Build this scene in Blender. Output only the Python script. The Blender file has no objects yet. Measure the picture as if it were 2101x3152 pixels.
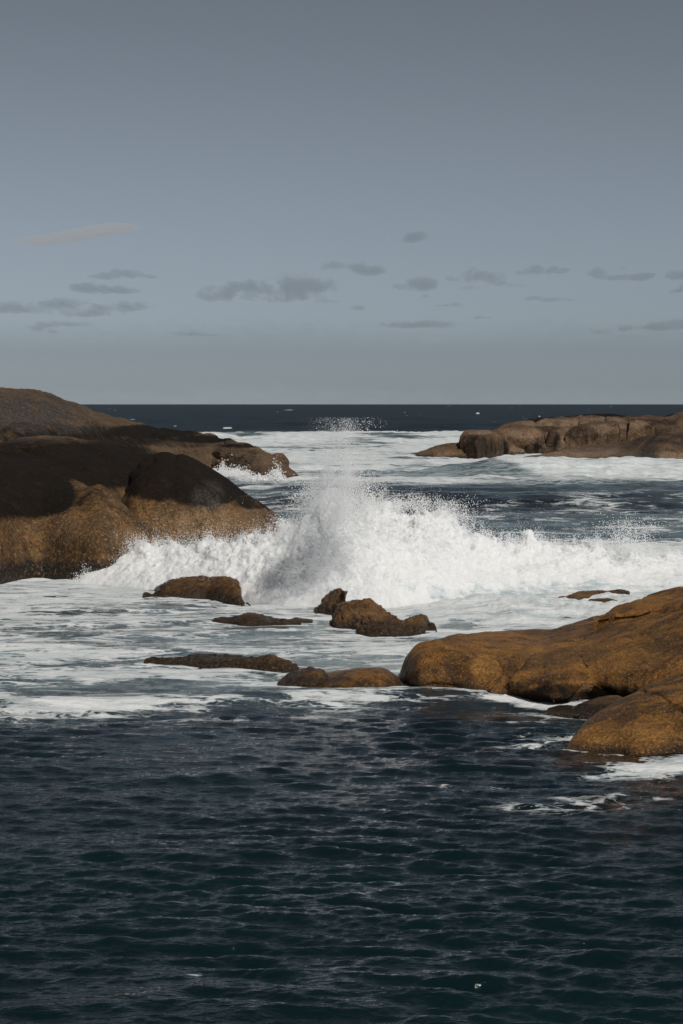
import bpy, math, random
import numpy as np
from mathutils import Vector

# ------------------------------------------------------------------ camera, sky, sun, exposure
scene = bpy.context.scene
H = 7.0                       # eye above the sea, metres
LENS, SENS = 70.0, 36.0
FPX = LENS / SENS * 3152.0    # focal length in photograph pixels
CX, CY, HOR = 1050.5, 1576.0, 1244.0
PITCH = math.atan((CY - HOR) / FPX)
cam_data = bpy.data.cameras.new("camera")
cam_data.sensor_fit = 'VERTICAL'; cam_data.sensor_height = SENS; cam_data.lens = LENS
cam_data.clip_start = 0.5; cam_data.clip_end = 90000
cam = bpy.data.objects.new("camera", cam_data)
scene.collection.objects.link(cam)
cam.location = (0, 0, H)
cam.rotation_euler = (math.pi / 2 - PITCH, math.radians(0.0), 0)
scene.camera = cam

SUN_EL, SUN_AZ = math.radians(52), math.radians(143)   # azimuth clockwise from the view direction (+Y)
world = bpy.data.worlds.new("World"); scene.world = world; world.use_nodes = True
wn, wl = world.node_tree.nodes, world.node_tree.links
wn.clear()
sky = wn.new("ShaderNodeTexSky"); sky.sky_type = 'NISHITA'; sky.sun_disc = False
sky.sun_elevation = SUN_EL; sky.sun_rotation = SUN_AZ
sky.altitude = 0; sky.air_density = 0.72; sky.dust_density = 0.2; sky.ozone_density = 3.0
hs = wn.new("ShaderNodeHueSaturation"); hs.inputs['Saturation'].default_value = 0.16; hs.inputs['Value'].default_value = 1.0
gm = wn.new("ShaderNodeGamma"); gm.inputs['Gamma'].default_value = 1.5
tint = wn.new("ShaderNodeMix"); tint.data_type = 'RGBA'; tint.blend_type = 'MULTIPLY'; tint.inputs['Factor'].default_value = 1
tint.inputs[7].default_value = (0.284, 0.321, 0.352, 1)
bg = wn.new("ShaderNodeBackground"); bg.inputs['Strength'].default_value = 0.050
wo = wn.new("ShaderNodeOutputWorld")
wl.new(sky.outputs[0], hs.inputs['Color']); wl.new(hs.outputs[0], gm.inputs['Color'])
wl.new(gm.outputs[0], tint.inputs[6]); wl.new(tint.outputs[2], bg.inputs['Color']); wl.new(bg.outputs[0], wo.inputs['Surface'])

sun_data = bpy.data.lights.new("sun", 'SUN'); sun_data.energy = 2.9; sun_data.angle = math.radians(0.53)
sun_data.color = (1.0, 0.95, 0.88)
sun = bpy.data.objects.new("sun", sun_data); scene.collection.objects.link(sun)
sd = Vector((math.sin(SUN_AZ) * math.cos(SUN_EL), math.cos(SUN_AZ) * math.cos(SUN_EL), math.sin(SUN_EL)))
sun.rotation_euler = sd.to_track_quat('Z', 'Y').to_euler()
sun.location = (40, -20, 60)

scene.view_settings.view_transform = 'Standard'; scene.view_settings.look = 'None'
scene.view_settings.exposure = 0.0; scene.view_settings.gamma = 1.0
scene.view_settings.use_curve_mapping = False
scene.render.engine = 'CYCLES'
cy = scene.cycles
cy.use_denoising = True; cy.max_bounces = 8; cy.diffuse_bounces = 6; cy.glossy_bounces = 3
cy.transparent_max_bounces = 24; cy.volume_bounces = 2; cy.sample_clamp_indirect = 4.0
cy.caustics_reflective = False; cy.caustics_refractive = False

# ------------------------------------------------------------------ maths helpers
rng = np.random.default_rng(7)
random.seed(7)
sp_, cp_ = math.sin(PITCH), math.cos(PITCH)

def ray(px, py):
    u = (np.asarray(px, float) - CX) / FPX; v = (CY - np.asarray(py, float)) / FPX
    return u, cp_ + v * sp_, -sp_ + v * cp_
def at(px, py, Y):
    dx, dy, dz = ray(px, py); t = Y / dy
    return dx * t, dy * t, H + dz * t
def ground(px, py, z=0.0):
    dx, dy, dz = ray(px, py); t = (z - H) / np.minimum(dz, -1e-5)
    return dx * t, dy * t
def project(x, y, z):
    zz = z - H
    d = y * cp_ - zz * sp_; v = y * sp_ + zz * cp_
    return CX + FPX * x / d, CY - FPX * v / d
def sstep(a, b, x):
    t = np.clip((x - a) / (b - a), 0, 1); return t * t * (3 - 2 * t)

def _hash(ix, iy, iz):
    h = (ix.astype(np.int64) * 374761393 + iy.astype(np.int64) * 668265263 + iz.astype(np.int64) * 2147483647) & 0x7fffffff
    h = ((h ^ (h >> 13)) * 1274126177) & 0x7fffffff
    h = ((h ^ (h >> 15)) * 1103515245 + 12345) & 0x7fffffff
    return (h ^ (h >> 16))
_g = rng.normal(size=(1024, 3)); _g /= np.linalg.norm(_g, axis=1)[:, None]
def noise3(x, y, z):
    x, y, z = np.broadcast_arrays(x, y, z)
    ix, iy, iz = np.floor(x), np.floor(y), np.floor(z)
    fx, fy, fz = x - ix, y - iy, z - iz
    u, v, w = [t * t * t * (t * (t * 6 - 15) + 10) for t in (fx, fy, fz)]
    out = 0
    for a in (0, 1):
        for b in (0, 1):
            for c in (0, 1):
                g = _g[_hash(ix + a, iy + b, iz + c) & 1023]
                d = g[..., 0] * (fx - a) + g[..., 1] * (fy - b) + g[..., 2] * (fz - c)
                out = out + d * (u if a else 1 - u) * (v if b else 1 - v) * (w if c else 1 - w)
    return out * 1.5
def fbm(x, y, z, octv=5, gain=0.5, lac=2.03, kind='fbm'):
    s, amp, tot = 0, 1.0, 0
    for o in range(octv):
        n = noise3(x + 17.3 * o, y - 9.1 * o, z + 4.7 * o)
        if kind == 'ridge': n = 1 - 2 * np.abs(n)
        elif kind == 'billow': n = 2 * np.abs(n) - 0.45
        s = s + amp * n; tot += amp; amp *= gain; x, y, z = x * lac, y * lac, z * lac
    return s / tot

# ------------------------------------------------------------------ mesh helpers
def link(o, parent=None):
    scene.collection.objects.link(o)
    if parent: o.parent = parent
    return o
def grid_mesh(name, P, attrs=None, wrap=False, keep=None):
    """P (n,m,3) -> quad grid mesh"""
    n, m = P.shape[:2]
    idx = np.arange(n * m).reshape(n, m)
    a, b, c, d = idx[:-1, :-1], idx[1:, :-1], idx[1:, 1:], idx[:-1, 1:]
    q = np.stack([a, b, c, d], -1).reshape(-1, 4)
    if keep is not None: q = q[keep.reshape(-1)]
    me = bpy.data.meshes.new(name)
    me.vertices.add(n * m); me.vertices.foreach_set("co", P.reshape(-1).astype(np.float32))
    me.loops.add(q.size); me.loops.foreach_set("vertex_index", q.reshape(-1).astype(np.int32))
    me.polygons.add(len(q))
    me.polygons.foreach_set("loop_start", (np.arange(len(q)) * 4).astype(np.int32))
    me.update(calc_edges=True)
    me.polygons.foreach_set("use_smooth", np.ones(len(q), bool))
    for k, v in (attrs or {}).items():
        at_ = me.attributes.new(k, 'FLOAT', 'POINT'); at_.data.foreach_set("value", np.ascontiguousarray(v, dtype=np.float32).reshape(-1))
    me.validate()
    return me
def grid_normals(P):
    du = np.gradient(P, axis=0); dv = np.gradient(P, axis=1)
    n = np.cross(du, dv); L = np.linalg.norm(n, axis=-1, keepdims=True)
    return n / np.maximum(L, 1e-9)
def tag(o, label, cat=None, group=None, kind=None):
    o["label"] = label
    if cat: o["category"] = cat
    if group: o["group"] = group
    o["kind"] = kind or "thing"
    return o

# ------------------------------------------------------------------ node helpers
class NT:
    def __init__(self, name):
        self.m = bpy.data.materials.new(name); self.m.use_nodes = True
        self.t = self.m.node_tree; self.t.nodes.clear()
        self.out = self.t.nodes.new("ShaderNodeOutputMaterial")
    def n(self, typ, **kw):
        nd = self.t.nodes.new("ShaderNode" + typ)
        for k, v in kw.items(): setattr(nd, k, v)
        return nd
    def l(self, a, b): self.t.links.new(a, b)
    def put(self, sock, v):
        if isinstance(v, bpy.types.NodeSocket): self.l(v, sock)
        elif v is not None: sock.default_value = v
    def math(self, op, a, b=None, c=None, clamp=False):
        nd = self.n("Math", operation=op, use_clamp=clamp)
        self.put(nd.inputs[0], a); self.put(nd.inputs[1], b)
        if c is not None: self.put(nd.inputs[2], c)
        return nd.outputs[0]
    def ramp(self, v, a, b, lo=0.0, hi=1.0):
        nd = self.n("MapRange", interpolation_type='SMOOTHSTEP')
        self.put(nd.inputs[0], v); self.put(nd.inputs[1], a); self.put(nd.inputs[2], b)
        self.put(nd.inputs[3], lo); self.put(nd.inputs[4], hi)
        return nd.outputs[0]
    def mix(self, f, a, b, mode='MIX'):
        nd = self.n("Mix", data_type='RGBA', blend_type=mode)
        self.put(nd.inputs[0], f); self.put(nd.inputs[6], a); self.put(nd.inputs[7], b)
        return nd.outputs[2]
    def noise(self, vec, scale, detail=5, rough=0.55, dist=0.0, out=0):
        nd = self.n("TexNoise"); self.put(nd.inputs['Vector'], vec)
        nd.inputs['Scale'].default_value = scale; nd.inputs['Detail'].default_value = detail
        nd.inputs['Roughness'].default_value = rough; nd.inputs['Distortion'].default_value = dist
        return nd.outputs[out]
    def vor(self, vec, scale, feature='F1', rnd=1.0):
        nd = self.n("TexVoronoi", feature=feature); self.put(nd.inputs['Vector'], vec)
        nd.inputs['Scale'].default_value = scale; nd.inputs['Randomness'].default_value = rnd
        return nd.outputs['Distance']
    def attr(self, name):
        nd = self.n("Attribute", attribute_name=name); return nd.outputs['Fac']
    def mapping(self, vec, scale=(1, 1, 1), rot=(0, 0, 0)):
        nd = self.n("Mapping"); self.put(nd.inputs[0], vec)
        nd.inputs['Scale'].default_value = scale; nd.inputs['Rotation'].default_value = rot
        return nd.outputs[0]
    def bump(self, h, strength, dist, normal=None):
        nd = self.n("Bump"); self.put(nd.inputs['Height'], h); self.put(nd.inputs['Strength'], strength)
        self.put(nd.inputs['Distance'], dist)
        if normal is not None: self.l(normal, nd.inputs['Normal'])
        return nd.outputs[0]
    def pos(self): return self.n("NewGeometry").outputs['Position']

# ------------------------------------------------------------------ materials
def mat_sea():
    m = NT("sea_water"); p = m.pos()
    sep = m.n("SeparateXYZ"); m.l(p, sep.inputs[0]); Y = sep.outputs[1]
    foam, aer, brown = m.attr("foam"), m.attr("aerated"), m.attr("shoal")
    flat = m.mapping(p, (0.50, 1.0, 1.0), (0, 0, 0.10))
    far = m.ramp(Y, 90, 260)
    warp = m.noise(flat, 0.9, 3, 0.5, 0.0, 1)
    wv = m.n("VectorMath", operation='MULTIPLY_ADD'); m.l(warp, wv.inputs[0]); wv.inputs[1].default_value = (0.9, 0.6, 0.3); m.l(flat, wv.inputs[2])
    q = wv.outputs[0]
    n1 = m.noise(q, 1.1, 8, 0.62, 0.6)
    n2 = m.noise(q, 0.35, 4, 0.55, 0.3)
    nf = m.noise(flat, 0.16, 7, 0.65, 0.5)
    n12 = m.math('ADD', m.math('MULTIPLY', n1, 0.68), m.math('MULTIPLY', n2, 0.32))
    # thin lacy threads where the foam is sparse
    # lacy foam: cell walls, swollen where the foam is dense, on strongly warped coordinates
    wf = m.noise(flat, 3.1, 4, 0.6, 0.0, 1)
    w2 = m.n("VectorMath", operation='MULTIPLY_ADD'); m.l(wf, w2.inputs[0]); w2.inputs[1].default_value = (0.75, 0.55, 0.3); m.l(q, w2.inputs[2])
    qq = w2.outputs[0]
    near = m.math('SUBTRACT', 1.0, far)
    f2 = m.math('ADD', foam, m.math('MULTIPLY', m.math('SUBTRACT', n12, 0.5), m.math('MULTIPLY', m.ramp(foam, 0.05, 0.3), 2.1)))
    nd = m.n("MapRange"); m.put(nd.inputs[0], f2); nd.inputs[1].default_value = 0.22; nd.inputs[2].default_value = 1.0; nd.inputs[3].default_value = -0.03; nd.inputs[4].default_value = 0.40
    wid = nd.outputs[0]
    e1 = m.vor(qq, 1.5, 'DISTANCE_TO_EDGE'); e2 = m.vor(qq, 3.9, 'DISTANCE_TO_EDGE')
    k1 = m.ramp(m.math('SUBTRACT', wid, e1), -0.035, 0.07)
    k2 = m.ramp(m.math('SUBTRACT', m.math('MULTIPLY', wid, 0.9), e2), -0.03, 0.10)
    solid = m.ramp(f2, 0.80, 1.15)
    bodyn = m.math('MAXIMUM', m.math('MAXIMUM', k1, m.math('MULTIPLY', k2, 0.75)), solid)
    thr = m.math('SUBTRACT', 0.86, m.math('MULTIPLY', foam, 0.62))
    bodyf = m.ramp(m.math('SUBTRACT', nf, thr), -0.05, 0.10)
    fm = m.math('ADD', m.math('MULTIPLY', bodyn, near), m.math('MULTIPLY', bodyf, far), clamp=True)
    fm = m.math('MULTIPLY', fm, m.math('MULTIPLY', m.ramp(foam, 0.06, 0.2), m.ramp(m.noise(qq, 9.0, 4, 0.6), 0.25, 0.5, 0.55, 1.0)))
    fm = m.math('MULTIPLY', fm, m.ramp(foam, 0.12, 0.48, 0.30, 1.0))
    wcol = m.mix(m.ramp(Y, 26, 45), (0.0028, 0.0115, 0.0145, 1), (0.0040, 0.0105, 0.0170, 1))
    wcol = m.mix(m.ramp(Y, 110, 400), wcol, (0.0055, 0.013, 0.022, 1))
    deep = m.noise(p, 0.13, 3, 0.5)
    wcol = m.mix(m.ramp(deep, 0.45, 0.75), wcol, (0.005, 0.018, 0.019, 1))
    acol = m.mix(m.ramp(m.noise(q, 0.55, 5, 0.6), 0.35, 0.68), (0.055, 0.088, 0.105, 1), (0.21, 0.29, 0.31, 1))
    col = m.mix(m.math('MULTIPLY', aer, m.ramp(n2, 0.22, 0.55, 0.35, 1.0), clamp=True), wcol, acol)
    scol = m.mix(m.ramp(m.noise(p, 3.2, 5, 0.6), 0.4, 0.65), (0.012, 0.010, 0.007, 1), (0.085, 0.043, 0.016, 1))
    col = m.mix(brown, col, scol)
    # ripples too small for the mesh
    rip = m.mapping(p, (0.55, 1.0, 1.0), (0, 0, -0.15))
    h1 = m.noise(rip, 7.5, 4, 0.6, 0.5); h2 = m.noise(rip, 1.3, 5, 0.6, 0.3)
    b1 = m.bump(h1, m.math('SUBTRACT', 1.0, m.ramp(Y, 40, 140)), 0.036)
    b2 = m.bump(h2, m.ramp(Y, 50, 160), 0.30, b1)
    h3 = m.noise(m.mapping(p, (0.45, 1.0, 1.0)), 0.11, 5, 0.62, 0.3)
    b2 = m.bump(h3, m.ramp(Y, 220, 600), 2.4, b2)
    w = m.n("BsdfPrincipled"); m.put(w.inputs['Base Color'], col); w.inputs['IOR'].default_value = 1.333
    m.put(w.inputs['Roughness'], m.ramp(Y, 30, 400, 0.06, 0.42)); m.l(b2, w.inputs['Normal'])
    fcol = m.mix(m.ramp(n1, 0.3, 0.7), (0.50, 0.56, 0.58, 1), (0.80, 0.81, 0.81, 1))
    f = m.n("BsdfPrincipled"); m.put(f.inputs['Base Color'], fcol); f.inputs['Roughness'].default_value = 0.8
    f.inputs['Specular IOR Level'].default_value = 0.2
    fb = m.bump(n1, 0.9, 0.25, b1); m.l(fb, f.inputs['Normal'])
    mx = m.n("MixShader"); m.l(fm, mx.inputs[0]); m.l(w.outputs[0], mx.inputs[1]); m.l(f.outputs[0], mx.inputs[2])
    m.l(mx.outputs[0], m.out.inputs['Surface'])
    return m.m

def mat_whitewater():
    m = NT("whitewater"); p = m.pos()
    n1 = m.noise(p, 1.6, 8, 0.62, 0.5); n2 = m.noise(p, 0.5, 4, 0.55, 0.3)
    thin = m.attr("thin")
    v = m.math('ADD', m.math('MULTIPLY', n1, 0.6), m.math('MULTIPLY', n2, 0.4))
    glas = m.ramp(m.math('ADD', v, thin), 0.62, 0.86)
    col = m.mix(glas, (0.79, 0.80, 0.805, 1), (0.30, 0.40, 0.43, 1))
    b = m.bump(n1, 0.7, 0.22)
    d = m.n("BsdfPrincipled"); m.put(d.inputs['Base Color'], col); d.inputs['Roughness'].default_value = 0.75
    d.inputs['Specular IOR Level'].default_value = 0.25; m.l(b, d.inputs['Normal'])
    d.inputs['Subsurface Weight'].default_value = 0.9; d.inputs['Subsurface Radius'].default_value = (0.5, 0.55, 0.6)
    d.inputs['Subsurface Scale'].default_value = 0.45
    m.l(d.outputs[0], m.out.inputs['Surface'])
    return m.m

def mat_spray():
    m = NT("spray_droplets")
    d = m.n("BsdfDiffuse"); d.inputs[0].default_value = (0.95, 0.955, 0.96, 1)
    t = m.n("BsdfTranslucent"); t.inputs[0].default_value = (0.88, 0.885, 0.89, 1)
    mx = m.n("MixShader"); mx.inputs[0].default_value = 0.15
    m.l(d.outputs[0], mx.inputs[1]); m.l(t.outputs[0], mx.inputs[2]); m.l(mx.outputs[0], m.out.inputs['Surface'])
    return m.m

def mat_rock(name, base, warm, tan, scale=1.0, tide=0.7, weed=1.0, wet=0.45, spec_grain=1.0):
    """granite: warm brown ground, tan wear, black lichen by the 'dark' attribute, barnacle / weed band at the tide line"""
    m = NT(name); p = m.pos()
    sep = m.n("SeparateXYZ"); m.l(p, sep.inputs[0]); Z = sep.outputs[2]
    dark, light = m.attr("dark"), m.attr("light")
    nb = m.noise(p, 0.55 * scale, 6, 0.6, 0.4)
    nm = m.noise(p, 2.4 * scale, 7, 0.65, 0.3)
    streak = m.noise(m.mapping(p, (2.6 * scale, 2.6 * scale, 0.45 * scale)), 1.0, 6, 0.62, 0.5)
    fine = m.noise(p, 14 * scale, 6, 0.7)
    grain = m.vor(p, 26 * scale)
    col = m.mix(m.ramp(nb, 0.40, 0.60), base, warm)
    col = m.mix(m.ramp(nm, 0.5, 0.78), col, tan)
    col = m.mix(m.math('MULTIPLY', m.ramp(streak, 0.48, 0.66), 0.75), col, tuple(c * 0.32 for c in base[:3]) + (1,))
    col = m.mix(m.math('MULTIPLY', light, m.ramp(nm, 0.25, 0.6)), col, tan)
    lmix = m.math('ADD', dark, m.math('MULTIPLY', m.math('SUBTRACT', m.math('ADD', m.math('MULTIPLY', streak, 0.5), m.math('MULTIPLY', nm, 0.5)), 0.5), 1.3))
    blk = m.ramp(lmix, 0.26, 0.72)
    lich_shade = m.mix(m.ramp(nm, 0.55, 0.8), (0.010, 0.0082, 0.0068, 1), (0.036, 0.028, 0.020, 1))  # tone of lichen and algae, also of the shade painted on boulders
    col = m.mix(m.math('MULTIPLY', blk, 0.96), col, lich_shade)
    grey = m.attr("grey")
    gcol = m.mix(m.ramp(fine, 0.4, 0.65), (0.028, 0.024, 0.022, 1), (0.105, 0.09, 0.08, 1))
    col = m.mix(m.math('MULTIPLY', grey, m.ramp(m.noise(p, 1.6 * scale, 6, 0.65), 0.35, 0.58), clamp=True), col, gcol)
    big = m.noise(m.mapping(p, (0.30 * scale, 0.30 * scale, 0.55 * scale)), 1.0, 5, 0.6, 0.8)
    col = m.mix(m.math('MULTIPLY', m.ramp(big, 0.50, 0.66), 0.62), col, m.mix(0.5, tuple(c * 0.25 for c in base[:3]) + (1,), col))
    col = m.mix(m.math('MULTIPLY', m.ramp(big, 0.44, 0.32), m.math('SUBTRACT', 0.55, m.math('MULTIPLY', blk, 0.55))), col, tan)
    # tide band
    tz = m.math('SUBTRACT', m.math('MULTIPLY', m.math('SUBTRACT', m.noise(p, 1.3 * scale, 6, 0.65), 0.5), 1.9 * tide), m.math('SUBTRACT', Z, tide))
    band = m.math('MULTIPLY', m.ramp(tz, -0.12, 0.22), weed)
    spk = m.ramp(m.noise(p, 6.5 * scale, 5, 0.7), 0.52, 0.68)
    wcol = m.mix(spk, (0.012, 0.0085, 0.005, 1), (0.12, 0.066, 0.022, 1))
    col = m.mix(band, col, wcol)
    # grain: crystals light and dark
    col = m.mix(m.math('MULTIPLY', m.ramp(fine, 0.50, 0.36), 0.72), col, (0.014, 0.009, 0.006, 1))
    col = m.mix(m.math('MULTIPLY', m.ramp(fine, 0.55, 0.68), 0.5 * spec_grain), col, m.mix(blk, tuple(min(1, c * 2.2) for c in tan[:3]) + (1,), (0.04, 0.036, 0.03, 1)))
    hgt = m.math('ADD', m.math('MULTIPLY', nm, 0.55), m.math('ADD', m.math('MULTIPLY', fine, 0.34), m.math('MULTIPLY', m.math('MULTIPLY', spk, band), 0.25)))
    b = m.bump(hgt, 0.85, 0.22 / scale)
    gr2 = m.noise(p, 10 * scale, 3, 0.6, 0.3)
    b = m.bump(gr2, 0.6, 0.12 / scale, b)
    b = m.bump(grain, 0.4, 0.035 / scale, b)
    r = m.n("BsdfPrincipled"); m.put(r.inputs['Base Color'], col)
    m.put(r.inputs['Roughness'], m.ramp(m.math('ADD', Z, m.math('MULTIPLY', nm, 0.8)), 0.3, 2.2, wet, 0.8))
    m.put(r.inputs['Specular IOR Level'], m.math('SUBTRACT', 0.42, m.math('MULTIPLY', blk, 0.3)))
    m.l(b, r.inputs['Normal']); m.l(r.outputs[0], m.out.inputs['Surface'])
    return m.m

def mat_cloud(name, dens, scat, absorb=0.0):
    m = NT(name)
    s = m.n("VolumeScatter"); s.inputs['Color'].default_value = (*scat, 1); s.inputs['Density'].default_value = dens
    ab = m.n("VolumeAbsorption"); ab.inputs['Color'].default_value = (0.0, 0.10, 0.24, 1); ab.inputs['Density'].default_value = absorb
    ad = m.n("AddShader"); m.l(s.outputs[0], ad.inputs[0]); m.l(ab.outputs[0], ad.inputs[1])
    m.l(ad.outputs[0], m.out.inputs['Volume'])
    return m.m

M_SEA, M_WW, M_SPRAY = mat_sea(), mat_whitewater(), mat_spray()
M_HEAD = mat_rock("headland_granite", (0.095, 0.049, 0.017, 1), (0.205, 0.100, 0.026, 1), (0.29, 0.175, 0.080, 1), 0.55, 0.75, 1.0, 0.5)
M_FAR = mat_rock("ridge_granite", (0.10, 0.062, 0.032, 1), (0.14, 0.078, 0.036, 1), (0.22, 0.145, 0.085, 1), 0.45, 0.35, 0.7, 0.6)
M_ISLE = mat_rock("islet_granite", (0.085, 0.05, 0.028, 1), (0.16, 0.085, 0.038, 1), (0.27, 0.18, 0.115, 1), 0.4, 0.3, 0.5, 0.6)
M_NEAR = mat_rock("shore_granite", (0.082, 0.036, 0.0085, 1), (0.27, 0.118, 0.019, 1), (0.40, 0.195, 0.044, 1), 1.25, 0.2, 0.85, 0.34)
M_REEF = mat_rock("barnacled_granite", (0.075, 0.036, 0.012, 1), (0.16, 0.075, 0.019, 1), (0.30, 0.16, 0.055, 1), 1.6, 0.32, 0.9, 0.28)

# ------------------------------------------------------------------ sea
def ocean_tile(N, L, lo, hi, slope, ang, spread, seed):
    """band limited directional sea patch: height + choppy offsets, given rms slope"""
    r = np.random.default_rng(seed)
    k1 = 2 * np.pi * np.fft.fftfreq(N, L / N)
    kx, ky = np.meshgrid(k1, k1, indexing='ij'); k = np.hypot(kx, ky); k[0, 0] = 1
    lam = 2 * np.pi / k
    win = sstep(lo * 0.75, lo * 1.15, lam) * (1 - sstep(hi * 0.85, hi * 1.3, lam))
    th = np.arctan2(ky, kx) - ang
    dirw = np.abs(np.cos(th)) ** spread + 0.03
    amp = win * dirw * k ** -1.9; amp[0, 0] = 0
    h = amp * (r.normal(size=(N, N)) + 1j * r.normal(size=(N, N)))
    z = np.fft.ifft2(h).real
    sx = np.fft.ifft2(1j * kx * h).real; sy = np.fft.ifft2(1j * ky * h).real
    s = slope / math.sqrt((sx ** 2 + sy ** 2).mean())
    dx = np.fft.ifft2(-1j * kx / k * h).real; dy = np.fft.ifft2(-1j * ky / k * h).real
    return (z * s).astype(np.float32), (dx * s).astype(np.float32), (dy * s).astype(np.float32), N / L
def sample(tile, x, y):
    z, dx, dy, s = tile; N = z.shape[0]
    fx, fy = x * s, y * s
    ix, iy = np.floor(fx), np.floor(fy); a, b = fx - ix, fy - iy
    i0, j0 = ix.astype(np.int64) % N, iy.astype(np.int64) % N; i1, j1 = (i0 + 1) % N, (j0 + 1) % N
    w = ((1 - a) * (1 - b), a * (1 - b), (1 - a) * b, a * b)
    return [f[i0, j0] * w[0] + f[i1, j0] * w[1] + f[i0, j1] * w[2] + f[i1, j1] * w[3] for f in (z, dx, dy)]

A0 = math.radians(94)
TILES = [ocean_tile(1024, 21.0, 0.11, 0.32, 0.12, A0 + 0.2, 2, 1),
         ocean_tile(512, 31.0, 0.32, 0.95, 0.145, A0 - 0.2, 4.5, 2),
         ocean_tile(512, 83.0, 0.9, 5.0, 0.085, A0 + 0.25, 4, 3),
         ocean_tile(512, 331.0, 5.0, 22.0, 0.06, A0, 6, 4),
         ocean_tile(256, 1511.0, 22.0, 90.0, 0.03, A0, 10, 5)]

def lerp_poly(pts, px):
    p = np.array(pts, float); return np.interp(px, p[:, 0], p[:, 1])

def smooth_poly(pts, px, sig=None):
    p = np.array(pts, float)
    if sig is None: sig = min(12.0, np.ptp(p[:, 0]) / 28)
    st = max(sig / 5, 0.4); g = np.arange(p[0, 0], p[-1, 0] + st, st); v = np.interp(g, p[:, 0], p[:, 1])
    k = int(3 * sig / st) + 1
    pad = np.concatenate([2 * v[0] - v[1:k + 1][::-1], v, 2 * v[-1] - v[-k - 1:-1][::-1]]) if len(v) > k + 1 else np.pad(v, k, mode='edge')
    w = np.exp(-0.5 * (np.arange(-k, k + 1) * st / sig) ** 2); w /= w.sum()
    return np.interp(px, g, np.convolve(pad, w, 'valid')[:len(g)])

# crest (top) and foot lines of the breaking wave, read off the photograph
BR_TOP = [(225, 1796), (262, 1752), (310, 1712), (380, 1688), (450, 1672), (490, 1682), (540, 1672), (600, 1682), (660, 1672), (720, 1680), (780, 1666), (850, 1662), (890, 1640),
          (930, 1592), (965, 1570), (1000, 1530), (1030, 1522), (1060, 1548), (1085, 1572), (1120, 1562), (1150, 1550), (1182, 1548), (1212, 1572), (1240, 1588), (1275, 1568), (1310, 1562), (1345, 1576), (1375, 1588), (1400, 1606),
          (1425, 1636), (1450, 1646), (1475, 1634), (1500, 1654), (1560, 1664), (1600, 1660), (1632, 1634), (1655, 1664), (1700, 1672), (1760, 1668), (1800, 1682), (1840, 1660), (1880, 1690), (1940, 1682), (2000, 1706), (2060, 1696), (2101, 1704), (2300, 1712), (2600, 1740)]
BR_BASE = [(225, 1797), (300, 1800), (430, 1816), (600, 1834), (740, 1852), (850, 1864), (950, 1868), (1060, 1870), (1200, 1872), (1400, 1868), (1700, 1856), (2101, 1838), (2300, 1835), (2600, 1830)]

def sea_shape(x, y):
    """large set-ups and swells beyond the wave bands"""
    px, row = project(x, y, np.zeros_like(x))
    z = np.zeros_like(x)
    wob = 6 * fbm(x / 23, y / 23, 0.3, 3)
    # spent breaker rolling in before the islet, and the line of surf beyond
    c = 205 + 0.10 * x + 0.6 * wob
    z += 1.25 * np.exp(-((y - c) / 7.0) ** 2) * sstep(6, 18, x)
    c2 = 372 + 1.6 * wob
    z += 1.5 * np.exp(-((y - c2) / 12.0) ** 2) * sstep(-70, -20, x) * (1 - sstep(25, 40, x) * 0.4)
    c3 = 139 + 0.15 * x + wob
    z += 0.75 * np.exp(-((y - c3) / 6.0) ** 2) * sstep(-12, 2, x)
    c4 = 112 + 0.12 * x + wob
    z += 0.55 * np.exp(-((y - c4) / 4.0) ** 2) * sstep(-6, 10, x)
    z += 0.9 * np.exp(-((y - 455 - 2 * wob) / 14.0) ** 2) * sstep(-50, -10, x)
    ap = sstep(59.5, 67, y) * (1 - sstep(69, 74, y)) * sstep(1, 6, x)
    z += ap * (0.28 + 0.30 * fbm(x / 1.3, y / 1.3, 3.3, 4) + 0.12 * fbm(x / 0.4, y / 0.4, 1.3, 3))
    # long low surges in the wash inside the rocks
    z += 0.16 * np.exp(-((y - 47 - 0.12 * x - 0.25 * wob) / 1.1) ** 2) * (1 - sstep(2, 6, x))
    z += 0.12 * np.exp(-((y - 55.5 + 0.1 * x - 0.3 * wob) / 1.3) ** 2) * (1 - sstep(4, 9, x))
    return z

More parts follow.
